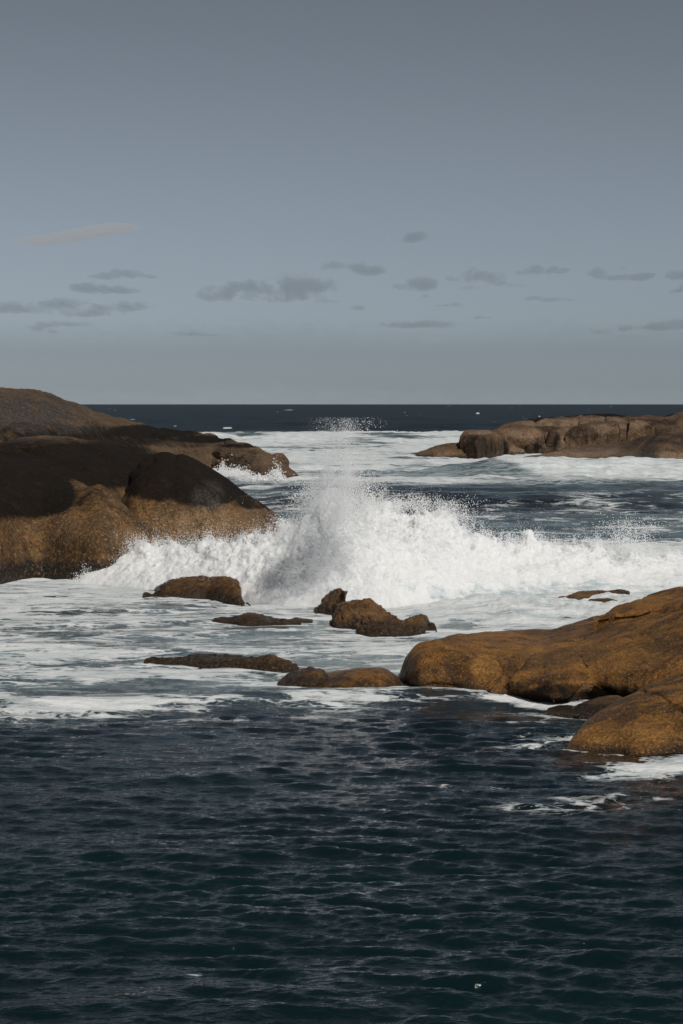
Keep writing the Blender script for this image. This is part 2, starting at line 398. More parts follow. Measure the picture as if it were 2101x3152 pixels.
def foam_map(x, y, px, row):
    n1 = fbm(x / 5.0, y / 5.0, 1.7, 4); n2 = fbm(x / 16.0, y / 16.0, 5.1, 3); n3 = fbm(x / 40.0, y / 55.0, 2.2, 3)
    f = np.zeros_like(x); a = np.zeros_like(x)
    def band(r0, r1, r2, r3): return sstep(r0, r1, row) * (1 - sstep(r2, r3, row))
    # outer surf field
    o = band(1326, 1340, 1470, 1515) * sstep(520, 640, px + 2.2 * (row - 1330))
    f = np.maximum(f, o * (0.72 + 0.42 * n3 + 0.25 * n2)); a = np.maximum(a, o * 0.9)
    # white line of the far breaker and the one before the islet
    f = np.maximum(f, 1.05 * band(1326, 1334, 1350, 1366) * sstep(1120, 1230, px) * (1 - sstep(1400, 1480, px)))
    f = np.maximum(f, 0.72 * band(1328, 1336, 1345, 1362) * sstep(560, 700, px) * (1 - sstep(1430, 1500, px)))
    lo = lerp_poly([(1250, 1410), (1420, 1440), (1700, 1470), (2000, 1475), (2300, 1490)], px) + 10 * n2
    f = np.maximum(f, 1.08 * sstep(lo - 62, lo - 45, row) * (1 - sstep(lo - 8, lo + 16, row)) * sstep(1290, 1420, px))
    f = np.maximum(f, 0.95 * np.exp(-((px - 1270) / 130) ** 2 - ((row - 1385) / 26) ** 2))
    # dark channel: sparse streaks and spent foam
    ch = band(1480, 1520, 1640, 1700)
    f = np.maximum(f, ch * (0.30 + 0.42 * n1 + 0.22 * n2)); a = np.maximum(a, ch * np.clip(0.15 + 0.8 * n2, 0, 0.5))
    f = np.maximum(f, 0.62 * np.exp(-((px - 1120) / 240) ** 2 - ((row - 1490) / 16) ** 2))
    a = np.maximum(a, 0.85 * np.exp(-((row - 1640) / 26) ** 2) * sstep(1180, 1400, px))
    # white run-up behind the dome and at the foot of the rear ridge
    for cx_, cy_, rx, ry, v in ((735, 1462, 90, 16, 1.1), (850, 1480, 70, 9, 0.9), (790, 1500, 110, 10, 0.7), (860, 1640, 70, 45, 0.95), (835, 1590, 30, 16, 0.8),
                                (1480, 1408, 90, 8, 1.0), (1660, 1405, 120, 7, 0.9)):
        f = np.maximum(f, v * np.exp(-(((px - cx_) / rx) ** 2 + ((row - cy_) / ry) ** 2) ** 1.5))
    # wash between breaker and the calm water
    edge = lerp_poly([(-400, 2250), (0, 2235), (250, 2222), (520, 2215), (800, 2200), (1100, 2190), (1300, 2170), (1500, 2178), (1720, 2185), (1900, 2180), (2400, 2180)], px) + 40 * n1 + 40 * n2
    wsh = band(1640, 1700, 9000, 9999) * (1 - sstep(edge - 70 - 40 * (1 - sstep(200, 700, px)), edge + 30 + 26 * (1 - sstep(200, 700, px)), row))
    w = 0.43 + 0.42 * n1 + 0.30 * n2
    w += 0.30 * (1 - sstep(1800, 1960, row)) + 0.10 * sstep(-200, 0, 300 - px)
    # slack grey patches and foam lines read from the photograph
    for cx_, cy_, rx, ry, v in ((760, 2130, 420, 34, -0.33), (330, 2040, 330, 16, -0.36), (100, 1945, 180, 14, -0.2), (500, 1860, 200, 14, -0.15), (1000, 2000, 250, 20, -0.06),
                                (200, 2130, 300, 22, -0.12), (350, 2080, 300, 10, 0.28), (700, 2062, 260, 7, 0.3), (900, 2172, 620, 16, 0.26), (60, 2190, 180, 20, 0.34), (400, 2185, 240, 16, 0.30),
                                (1150, 2150, 300, 14, 0.20), (200, 1900, 260, 14, 0.16), (1150, 2000, 180, 40, 0.12), (1350, 2155, 260, 14, 0.28), (950, 1965, 400, 14, 0.16)):
        w = w + v * np.exp(-((px - cx_) / rx) ** 2 - ((row - cy_) / ry) ** 2)
    w = w + 0.55 * sstep(1180, 1380, px) * (1 - sstep(1915, 1975, row + 0.05 * (px - 1400)))
    w = w - 0.75 * np.exp(-((px - 1410) / 70) ** 2 - ((row - 1925) / 15) ** 2) - 0.4 * np.exp(-((px - 1560) / 90) ** 2 - ((row - 1905) / 9) ** 2)
    f = np.maximum(f, wsh * np.clip(w, 0.08, 1.2))
    aw = band(1640, 1700, 9000, 9999) * (1 - sstep(edge - 60, edge + 20, row))
    a = np.maximum(a, aw * np.clip(0.86 + 0.5 * n2 - 0.5 * sstep(2080, 2200, row), 0, 1))
    f = np.maximum(f, 0.30 * np.exp(-((row - edge - 18) / 26) ** 2))
    # drifting threads off the near boulders
    for cx_, cy_, rx, ry, v in ((1650, 2290, 260, 60, 0.44), (1720, 2480, 330, 34, 0.38), (1500, 2430, 220, 16, 0.34), (1990, 2362, 170, 24, 0.95), (2130, 2345, 120, 26, 1.05),
                                (1900, 2390, 240, 20, 0.55), (1330, 2425, 120, 8, 0.40), (1250, 2290, 160, 26, 0.27), (1580, 2222, 160, 9, 0.42), (1830, 2330, 110, 6, 0.5), (1960, 2455, 130, 10, 0.4),
                                (1450, 2258, 200, 12, 0.34), (1900, 2520, 200, 12, 0.3)):
        f = np.maximum(f, (v + 0.16 * n1) * np.exp(-((px - cx_) / rx) ** 2 - ((row - cy_) / ry) ** 2))
    # rafts of scum on the calm water
    for cx_, cy_, rx, ry in ((600, 3002, 30, 7), (630, 3020, 42, 6), (575, 3072, 62, 8), (440, 3068, 26, 9), (470, 3096, 34, 6), (578, 3110, 24, 8), (905, 2962, 26, 6), (960, 2978, 44, 4), (700, 3012, 36, 5)):
        f = np.maximum(f, 0.33 * np.exp(-(((px - cx_) / rx / 1.5) ** 2 + ((row - cy_) / ry / 1.3) ** 2)))
    b = np.zeros_like(x)
    for cx_, cy_, rx, ry, v in ((1860, 2345, 160, 24, 1.0), (1540, 2205, 150, 16, 0.7), (2050, 2430, 120, 40, 0.8), (1900, 2480, 110, 26, 0.6), (700, 2236, 110, 9, 0.5), (1960, 2560, 130, 60, 0.25)):
        b = np.maximum(b, v * np.exp(-((px - cx_) / rx) ** 2 - ((row - cy_) / ry) ** 2))
    return f, a, np.clip(b * (1 + 0.8 * n1), 0, 1)

WATERLINES = []   # filled by the rock builder; foam gathers there

def build_sea():
    rows = np.concatenate([np.linspace(6.5, 21.5, 14), H * FPX / np.arange(1984, 635, -2.75), H * FPX / np.arange(633, 90, -1.35), H * FPX / np.arange(89, 1.2, -0.9),
                           [42000, 55000, 70000, 85000]])
    rows = np.unique(np.round(rows, 4))
    core = np.linspace(-0.222, 0.222, 760)
    side = np.array([0.25, 0.29, 0.34, 0.4, 0.48, 0.6, 0.8, 1.1])
    cols = np.concatenate([-side[::-1], core, side])
    U, Y = np.meshgrid(cols, rows, indexing='ij'); X = U * Y
    shp = X.shape; x, y = X.reshape(-1), Y.reshape(-1)
    calm = 1 - sstep(40, 75, y)                      # sheltered water in front
    Z = sea_shape(x, y)
    ox, oy = np.zeros_like(x), np.zeros_like(x)
    fade = [1 - sstep(32, 60, y), 1 - sstep(70, 130, y), 1 - sstep(210, 420, y), 1 - sstep(900, 2200, y), 1 - sstep(4000, 14000, y)]
    gain = [1.0, 0.55 + 0.6 * calm, 1.0 - 0.25 * calm + 0.4 * sstep(90, 140, y), 0.10 + 0.9 * sstep(85, 150, y) + 0.5 * sstep(300, 600, y), sstep(200, 500, y) * 1.2]
    wash = sstep(42, 50, y) * (1 - sstep(80, 100, y))
    gust = np.clip(1 + 1.3 * fbm(x / 6, y / 8, 8.8, 3), 0.35, 1.9)
    for i, (t, fd, g) in enumerate(zip(TILES, fade, gain)):
        z, dx, dy = sample(t, x, y)
        k = fd * g * (gust if i < 2 else 1) * (1 - 0.45 * wash)
        ch = (0.3, 0.3, 0.6, 0.8, 0.3)[i]
        Z += z * k; ox += dx * k * ch; oy += dy * k * ch
    px, row = project(x, y, np.zeros_like(x))
    f, a, b = foam_map(x, y, px, row)
    # foam collects along the rocks' waterlines
    for (bx, by, w, v) in WATERLINES:
        lo = np.nonzero((np.abs(y - by.mean()) < 12 + np.ptp(by)) & (x > bx.min() - 4) & (x < bx.max() + 4))[0]
        d2 = np.full(len(lo), 1e9)
        for qx, qy in zip(bx, by): d2 = np.minimum(d2, (x[lo] - qx) ** 2 + ((y[lo] - qy) * 0.7) ** 2)
        f[lo] = np.maximum(f[lo], v * np.exp(-d2 / w ** 2))
    ff = np.clip(f, 0, 1)
    Z += ff * sstep(95, 140, y) * (1 - sstep(500, 800, y)) * (0.55 * fbm(x / 6, y / 6, 7.7, 4) + 0.35 * fbm(x / 2.2, y / 3, 2.7, 3))
    Z += ff * sstep(44, 52, y) * (1 - sstep(90, 110, y)) * (0.07 * fbm(x / 1.1, y / 1.1, 9.7, 4))
    # whitecaps out to sea
    r = np.random.default_rng(21)
    caps = [(890, 1262, 18, 1.3), (407, 1291, 15, 1.4), (1470, 1273, 8, 1.6), (1330, 1286, 10, 1.4), (1620, 1290, 10, 1.2), (1625, 1276, 7, 1.2), (336, 1258, 9, 1.0), (1245, 1270, 6, 1.2), (700, 1320, 20, 1.5)]
    caps += [(r.uniform(-200, 2300), 1249 + 76 * r.random(), r.uniform(2, 7), r.uniform(0.5, 1.0)) for _ in range(46)]
    far = np.nonzero(y > 450)[0]
    for cx_, cy_, rx, ry in caps:
        f[far] = np.maximum(f[far], 0.8 * np.exp(-(((px[far] - cx_) / rx) ** 2 + ((row[far] - cy_) / ry) ** 2) ** 1.5))
    P = np.stack([x + ox, y + oy, Z], -1).reshape(*shp, 3)
    me = grid_mesh("sea", P, {"foam": np.clip(f, 0, 1.3).reshape(shp), "aerated": np.clip(a, 0, 1).reshape(shp), "shoal": b.reshape(shp)})
    me.materials.append(M_SEA)
    o = link(bpy.data.objects.new("sea", me)); o["kind"] = "structure"; o["label"] = "dark choppy sea streaked with white foam between the rocks"
    return o

# ------------------------------------------------------------------ rocks
def loft(top, base, x0, x1, depth, front=0.5, n=2.2, nx=160, nt=70, plan=0.5, skirt=1.2, tuck=0.25, minh=0.05, zbase=0.0, nback=2.0, end=1.0, Yfix=None, sig=None):
    """rounded body standing in the sea: foot line on the water, skyline reached at its crest, real depth behind"""
    e = np.linspace(0, 1, nx); s = e + end * (0.5 - 0.5 * np.cos(np.pi * e) - e)
    px = x0 + (x1 - x0) * s
    tp, bp = smooth_poly(top, px, sig), smooth_poly(base, px, sig)
    if Yfix is None:
        zbase = zbase(px) if callable(zbase) else np.full(nx, float(zbase)); gx, yb = ground(px, bp, zbase)
    else:
        yb = np.full(nx, float(Yfix)); zbase = at(px, bp, yb)[2]
    u = (px - CX) / FPX
    plan_w = np.clip(4 * s * (1 - s), 0, 1) ** plan
    D = (depth(px) if callable(depth) else depth) * np.maximum(plan_w, 0.04)
    F, Bk = D * front, D * (1 - front)
    yc = yb + F
    th = np.concatenate([[-0.30, -0.12], np.linspace(0, math.pi / 2, int(nt * 0.68)), np.linspace(math.pi / 2, math.pi, int(nt * 0.32))[1:], [math.pi + 0.12, math.pi + 0.3]])
    cs, sn = np.cos(th), np.sin(th)
    nn = np.where(th < math.pi / 2, n, nback)
    cu = np.sign(cs) * np.abs(cs) ** (2 / nn); su = np.sign(sn) * np.abs(sn) ** (2 / nn)
    below = (sn < 0)
    zc = np.maximum(at(px, tp, yc)[2], zbase + minh)
    for it in range(10):
        y = yc[:, None] - np.where(cu > 0, F[:, None], Bk[:, None]) * cu[None]
        y = np.where(below & (cu > 0), (yb + tuck * np.abs(F) * 0.2)[:, None], y)
        z = zbase[:, None] + np.where(below[None], sn[None] / 0.3 * skirt, (zc - zbase)[:, None] * su[None])
        x = u[:, None] * y
        X2, R = project(x, y, z)
        rm = np.where(below[None], 1e9, R); k = rm.argmin(1)
        d = rm[np.arange(nx), k] - tp
        zc = np.maximum(zc + d * y[np.arange(nx), k] / FPX * 0.9, zbase + minh)
    P = np.stack([x, y, z], -1)
    return P, px

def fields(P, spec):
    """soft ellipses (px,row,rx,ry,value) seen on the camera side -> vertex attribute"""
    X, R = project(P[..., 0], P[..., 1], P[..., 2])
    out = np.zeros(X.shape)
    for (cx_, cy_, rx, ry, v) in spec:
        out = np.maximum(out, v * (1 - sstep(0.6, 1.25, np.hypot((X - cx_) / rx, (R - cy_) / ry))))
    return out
def lump(P, spec):
    """swellings / hollows on the body, metres along the normal"""
    X, R = project(P[..., 0], P[..., 1], P[..., 2]); N = grid_normals(P)
    for (cx_, cy_, rx, ry, v) in spec:
        P = P + N * (v * np.exp(-((X - cx_) / rx) ** 2 - ((R - cy_) / ry) ** 2))[..., None]
    return P
def groove(P, lines):
    X, R = project(P[..., 0], P[..., 1], P[..., 2]); N = grid_normals(P)
    for pts, w, dep in lines:
        d = np.full(X.shape, 1e9)
        for (ax, ay), (bx, by) in zip(pts[:-1], pts[1:]):
            L2 = (bx - ax) ** 2 + (by - ay) ** 2
            t = np.clip(((X - ax) * (bx - ax) + (R - ay) * (by - ay)) / L2, 0, 1)
            d = np.minimum(d, np.hypot(X - ax - t * (bx - ax), R - ay - t * (by - ay)))
        wv = w * (1 + 0.5 * noise3(X / 30, R / 30, 0.5))
        P = P - N * (dep * np.exp(-(d / wv) ** 2))[..., None]
    return P
def rough(P, amps, seed=0.0, zsq=1.0, kind='fbm'):
    for (size, amp, octv) in amps:
        N = grid_normals(P)
        n = fbm(P[..., 0] / size + seed, P[..., 1] / size - seed, P[..., 2] / size / zsq, octv, 0.5, 2.03, kind)
        k = np.arange(P.shape[0]); tpr = np.clip(np.minimum(k, P.shape[0] - 1 - k) / (0.06 * P.shape[0]), 0, 1)[:, None]
        P = P + N * (amp * n * tpr)[..., None]
    return P
def rock(name, label, mat, P, dark=(), light=(), grey=(), foamw=None, group=None, cat="rock", darkbase=None, extra=None):
    at_ = {"dark": fields(P, dark) if darkbase is None else np.maximum(darkbase, fields(P, dark)), "light": fields(P, light), "grey": fields(P, grey)}
    c = P.reshape(-1, 3).mean(0); c[2] = 0
    me = grid_mesh(name, P - c, at_); me.materials.append(mat)
    o = link(bpy.data.objects.new(name, me)); o.location = c
    tag(o, label, cat, group)
    return o
def shoreline(base, x0, x1, w, v, n=40):
    px = np.linspace(x0, x1, n); x, y = ground(px, lerp_poly(base, px)); WATERLINES.append((x, y, w, v))

def build_headland():
    # rear ridge
    top = [(-700, 1120), (-300, 1165), (0, 1204), (60, 1212), (110, 1216), (170, 1230), (213, 1245), (290, 1276), (400, 1302), (520, 1326), (640, 1340), (720, 1366), (790, 1384), (850, 1404), (885, 1440), (905, 1462), (918, 1474)]
    base = [(-700, 1640), (0, 1560), (300, 1520), (500, 1478), (650, 1446), (720, 1460), (800, 1474), (850, 1476), (918, 1475)]
    P, px = loft(top, base, -700, 919, lambda p: np.interp(p, [-700, 0, 500, 919], [70, 62, 46, 24]), 0.72, 1.75, 330, 120, 0.28, 1.5)
    P = groove(P, [([(150, 1305), (280, 1310), (330, 1330)], 9, 0.25), ([(480, 1340), (560, 1362), (640, 1372)], 9, 0.25), ([(600, 1372), (640, 1400), (700, 1420)], 8, 0.15)])
    P = lump(P, [(270, 1312, 40, 8, 0.5), (300, 1345, 120, 16, -0.5), (700, 1400, 90, 25, 0.4), (520, 1350, 60, 12, -0.5)])
    P = rough(P, [(14, 0.9, 4), (3.2, 0.30, 4), (0.9, 0.07, 3)], 3.1); P = rough(P, [(6.0, 0.35, 3)], 1.1, 0.5, 'ridge')
    rock("granite_headland", "long brown whaleback of rock behind the dome, sloping into the surf", M_FAR, P,
         dark=[(300, 1345, 330, 40, 0.66), (460, 1330, 180, 26, 0.8), (100, 1330, 200, 40, 0.55), (60, 1250, 240, 50, 0.34), (560, 1365, 120, 18, 0.5), (620, 1352, 110, 14, 0.8), (740, 1372, 80, 8, 0.7), (180, 1390, 340, 40, 0.8)],
         light=[(720, 1420, 130, 34, 0.8), (40, 1240, 130, 30, 0.4), (500, 1385, 60, 12, 0.5)], grey=[(40, 1270, 230, 60, 1.3), (180, 1318, 160, 20, 1.0)])
    shoreline(base, 560, 918, 2.2, 1.0)
    # little boulder at its tip
    P, px = loft([(826, 1440), (832, 1402), (850, 1395), (872, 1398), (882, 1412), (886, 1428)], [(826, 1442), (886, 1442)], 825, 887, 3.4, 0.5, 2.8, 40, 34, 0.4, 1.0)
    y0 = P[..., 1].copy(); P[..., 1] = y0 - 9.0; P[..., 0] *= P[..., 1] / y0
    P[..., 2] = H + (P[..., 2] - H) * P[..., 1] / y0
    P = rough(P, [(1.6, 0.35, 3), (0.5, 0.08, 3)], 8.0)
    rock("perched_boulder", "small reddish boulder at the seaward end of the long brown ridge", M_ISLE, P)
    # middle hump
    top = [(-500, 1330), (-200, 1350), (0, 1372), (60, 1352), (140, 1345), (220, 1352), (300, 1370), (380, 1386), (450, 1392), (520, 1400), (600, 1420), (640, 1440), (660, 1470)]
    base = [(-500, 1760), (0, 1720), (300, 1700), (500, 1660), (660, 1600)]
    P, px = loft(top, base, -500, 662, lambda p: np.interp(p, [-500, 400, 662], [36, 30, 14]), 0.6, 2.0, 220, 90, 0.4, 1.5)
    P = groove(P, [([(60, 1380), (140, 1400), (250, 1440)], 8, 0.3)])
    P = rough(P, [(9, 0.55, 4), (2.2, 0.13, 4)], 5.5)
    rock("dark_hump", "smooth almost black hump of rock between the rear ridge and the dome", M_HEAD, P,
         dark=[(300, 1430, 420, 90, 0.8), (100, 1400, 300, 60, 0.7)], light=[(150, 1415, 70, 14, 0.5)], grey=[(130, 1352, 200, 14, 0.8)])
    # dome
    top = [(330, 1640), (352, 1540), (372, 1478), (410, 1430), (450, 1405), (500, 1394), (545, 1393), (590, 1408), (640, 1438), (700, 1482), (760, 1526), (820, 1568), (860, 1596), (884, 1622), (898, 1652)]
    base = [(330, 1700), (420, 1715), (560, 1716), (700, 1704), (800, 1692), (898, 1672)]
    P, px = loft(top, base, 330, 899, lambda p: np.interp(p, [330, 600, 878], [12, 17, 12]), 0.55, 2.15, 260, 120, 0.5, 1.5)
    P = groove(P, [([(360, 1600), (370, 1500), (420, 1440), (470, 1415)], 12, 0.35), ([(540, 1400), (545, 1450), (530, 1510)], 14, 0.14)])
    P = lump(P, [(640, 1520, 60, 40, 0.25), (480, 1470, 40, 40, 0.2), (560, 1600, 50, 30, -0.15)])
    P = rough(P, [(6, 0.32, 4), (1.6, 0.10, 4), (0.5, 0.03, 3)], 1.5)
    rock("dome_boulder", "domed boulder with a black crown and brown flanks behind the breaking wave", M_HEAD, P,
         dark=[(490, 1450, 165, 100, 1.0), (600, 1470, 120, 95, 1.0), (690, 1500, 70, 55, 0.95), (780, 1545, 90, 26, 0.62), (640, 1400, 60, 40, 1.0), (740, 1510, 40, 20, 0.8)],
         light=[(640, 1610, 120, 60, 0.9), (760, 1600, 60, 50, 0.5), (500, 1600, 60, 50, 0.3)], grey=[(640, 1528, 50, 48, 1.15)])
    # front slab
    top = [(-600, 1300), (-300, 1340), (-100, 1375), (0, 1396), (50, 1408), (110, 1430), (180, 1462), (250, 1490), (300, 1505), (350, 1528), (390, 1562), (430, 1600), (465, 1640), (492, 1668)]
    base = [(-600, 1850), (-200, 1815), (0, 1798), (60, 1784), (120, 1778), (210, 1786), (300, 1796), (350, 1792), (420, 1784), (493, 1772)]
    P, px = loft(top, base, -600, 493, lambda p: np.interp(p, [-600, 0, 493], [30, 24, 9]), 0.62, 1.9, 300, 150, 0.4, 1.2)
    P = groove(P, [([(270, 1490), (330, 1540), (400, 1590), (440, 1630), (480, 1665)], 10, 0.22), ([(220, 1560), (300, 1580), (360, 1640)], 20, 0.12)])
    P = lump(P, [(310, 1512, 40, 20, 0.18), (60, 1560, 140, 70, 0.2), (250, 1640, 90, 60, 0.2), (150, 1700, 100, 30, -0.2)])
    P = rough(P, [(7, 0.4, 4), (1.7, 0.12, 4), (0.5, 0.035, 3)], 2.5)
    rock("headland_slab", "brown slab of rock by the photo's edge, black top and weedy dark waterline", M_HEAD, P,
         dark=[(70, 1500, 170, 105, 1.0), (-100, 1480, 250, 150, 1.0), (170, 1520, 70, 70, 0.85), (60, 1420, 130, 40, 0.7), (260, 1530, 70, 36, 0.5)],
         light=[(380, 1660, 60, 40, 0.5), (200, 1640, 160, 60, 0.3)])
    shoreline(base, 0, 480, 0.8, 0.95)

def build_islet():
    # smooth slab in front
    top = [(1560, 1412), (1640, 1398), (1740, 1384), (1820, 1372), (1900, 1362), (1980, 1345), (2060, 1328), (2101, 1318), (2300, 1290), (2600, 1300), (2800, 1380)]
    base = [(1560, 1414), (1700, 1414), (1800, 1412), (1900, 1416), (1960, 1424), (2000, 1434), (2030, 1440), (2101, 1434), (2400, 1450), (2800, 1440)]
    P, px = loft(top, base, 1560, 2800, lambda p: np.interp(p, [1560, 2000, 2800], [14, 28, 38]), 0.72, 1.6, 260, 80, 0.35, 1.5)
    P = rough(P, [(16, 0.7, 4), (3, 0.15, 4)], 6.1)
    rock("islet_slab", "smooth pale sloping slab at the front of the far islet", M_ISLE, P,
         dark=[(2060, 1350, 150, 22, 0.5), (1960, 1362, 90, 12, 0.4)], light=[(1750, 1395, 200, 22, 1.3), (2000, 1408, 200, 18, 1.1)], grey=[(1800, 1380, 110, 12, 0.8)])
    shoreline(base, 1560, 2120, 2.5, 1.0)
    # broad back of the islet
    top = [(1480, 1345), (1540, 1318), (1600, 1304), (1650, 1296), (1700, 1291), (1780, 1287), (1860, 1287), (1920, 1292), (1980, 1292), (2040, 1290), (2101, 1282), (2300, 1262), (2600, 1300)]
    base = [(1480, 1398), (1700, 1398), (2000, 1396), (2600, 1396)]
    P, px = loft(top, base, 1480, 2600, 46, 0.5, 2.6, 300, 90, 0.35, 3.0, Yfix=291)
    P = groove(P, [([(1500, 1345), (1600, 1330), (1700, 1318)], 6, 0.9), ([(1640, 1300), (1720, 1305), (1860, 1300)], 5, 0.7), ([(1780, 1300), (1800, 1330)], 6, 0.8), ([(1860, 1290), (1870, 1340)], 5, 0.7)])
    P = rough(P, [(9, 0.9, 4), (1.2, 0.12, 3)], 4.4); P = rough(P, [(4.5, 0.55, 3)], 2.2, 0.6, 'ridge')
    rock("islet_ridge", "broken brown crest of rock along the back of the far islet", M_ISLE, P, dark=[(1680, 1320, 60, 12, 0.5), (2000, 1300, 120, 16, 0.5)], light=[(1700, 1302, 120, 12, 0.9), (1900, 1305, 80, 14, 0.7), (1780, 1330, 100, 14, 0.5)])
    # dark back ridge and hump beyond
    for nm, lb, tp, x0, x1, dp in (("distant_ledge", "thin dark ledge of rock showing above the islet's crest", [(1620, 1292), (1700, 1280), (1780, 1274), (1880, 1274), (1960, 1282), (2010, 1290)], 1620, 2012, 30),
                                   ("distant_hump", "dark hump of rock at the islet's far end by the photo's edge", [(1985, 1294), (2030, 1288), (2070, 1277), (2101, 1271), (2250, 1258), (2500, 1280)], 1985, 2500, 40)):
        P, px = loft(tp, [(x0, 1375), (x1, 1375)], x0, x1, dp, 0.5, 2.2, 120, 40, 0.4, 1.0, Yfix=332)
        P = rough(P, [(14, 0.7, 4), (3, 0.2, 3)], 9.0)
        rock(nm, lb, M_ISLE, P, darkbase=np.full(P.shape[:2], 0.95))
    # boulders along the islet's front edge
    defs = [  # dark ellipses put the shade of the boulder fronts into the colour
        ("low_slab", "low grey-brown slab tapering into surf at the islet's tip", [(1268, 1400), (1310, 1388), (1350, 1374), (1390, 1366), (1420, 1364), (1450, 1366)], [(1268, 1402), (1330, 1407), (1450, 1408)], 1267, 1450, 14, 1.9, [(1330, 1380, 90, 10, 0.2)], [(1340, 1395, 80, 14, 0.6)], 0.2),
        ("block_boulder", "big dark square-shouldered boulder at the islet's outer end", [(1411, 1372), (1416, 1345), (1430, 1330), (1455, 1325), (1480, 1326), (1505, 1328), (1530, 1336), (1548, 1352)], [(1411, 1407), (1470, 1409), (1548, 1404)], 1410, 1549, 11, 3.6, [(1460, 1378, 110, 44, 0.52)], [(1470, 1330, 60, 8, 0.9)], 0.5),  # shaded front and lit top painted by the ellipses
        ("wedge_boulder", "dark wedge-shaped boulder beside the islet's big block", [(1512, 1362), (1530, 1355), (1552, 1354), (1570, 1366), (1590, 1378), (1612, 1388)], [(1512, 1403), (1560, 1400), (1613, 1392)], 1511, 1613, 8, 3.2, [(1530, 1380, 44, 36, 0.7)], [(1590, 1385, 30, 16, 0.9)], 0.45),  # shaded left face and lit right face painted in
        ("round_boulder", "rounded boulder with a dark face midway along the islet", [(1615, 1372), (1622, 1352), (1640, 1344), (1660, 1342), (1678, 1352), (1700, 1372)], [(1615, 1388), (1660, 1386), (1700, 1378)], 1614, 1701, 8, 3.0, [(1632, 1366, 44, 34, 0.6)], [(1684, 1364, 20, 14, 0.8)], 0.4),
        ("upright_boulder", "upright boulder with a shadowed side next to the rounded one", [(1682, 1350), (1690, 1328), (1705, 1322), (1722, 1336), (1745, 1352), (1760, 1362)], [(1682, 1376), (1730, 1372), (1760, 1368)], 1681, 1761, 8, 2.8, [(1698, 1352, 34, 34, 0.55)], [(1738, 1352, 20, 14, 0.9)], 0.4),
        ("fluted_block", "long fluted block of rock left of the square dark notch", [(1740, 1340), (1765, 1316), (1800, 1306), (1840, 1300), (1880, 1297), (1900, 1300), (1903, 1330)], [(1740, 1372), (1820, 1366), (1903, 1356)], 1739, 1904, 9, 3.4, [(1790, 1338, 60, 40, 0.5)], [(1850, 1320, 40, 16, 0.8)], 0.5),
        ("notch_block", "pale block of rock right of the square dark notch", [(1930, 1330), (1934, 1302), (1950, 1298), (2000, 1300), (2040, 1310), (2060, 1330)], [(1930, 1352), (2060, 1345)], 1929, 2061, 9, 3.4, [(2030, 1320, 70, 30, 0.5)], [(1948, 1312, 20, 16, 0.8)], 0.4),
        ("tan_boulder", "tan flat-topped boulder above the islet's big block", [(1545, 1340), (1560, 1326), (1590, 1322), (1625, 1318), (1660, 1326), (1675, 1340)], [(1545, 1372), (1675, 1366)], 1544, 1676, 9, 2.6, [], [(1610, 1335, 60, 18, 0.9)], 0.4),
    ]
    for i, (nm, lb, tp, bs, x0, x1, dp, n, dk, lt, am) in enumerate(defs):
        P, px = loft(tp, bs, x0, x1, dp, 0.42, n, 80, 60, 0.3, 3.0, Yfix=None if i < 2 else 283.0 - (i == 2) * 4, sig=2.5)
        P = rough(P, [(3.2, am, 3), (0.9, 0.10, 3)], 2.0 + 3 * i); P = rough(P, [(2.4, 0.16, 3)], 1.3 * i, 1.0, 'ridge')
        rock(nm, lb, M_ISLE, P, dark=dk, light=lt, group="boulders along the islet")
    shoreline([(1268, 1402), (1550, 1406)], 1268, 1550, 2.0, 0.9)

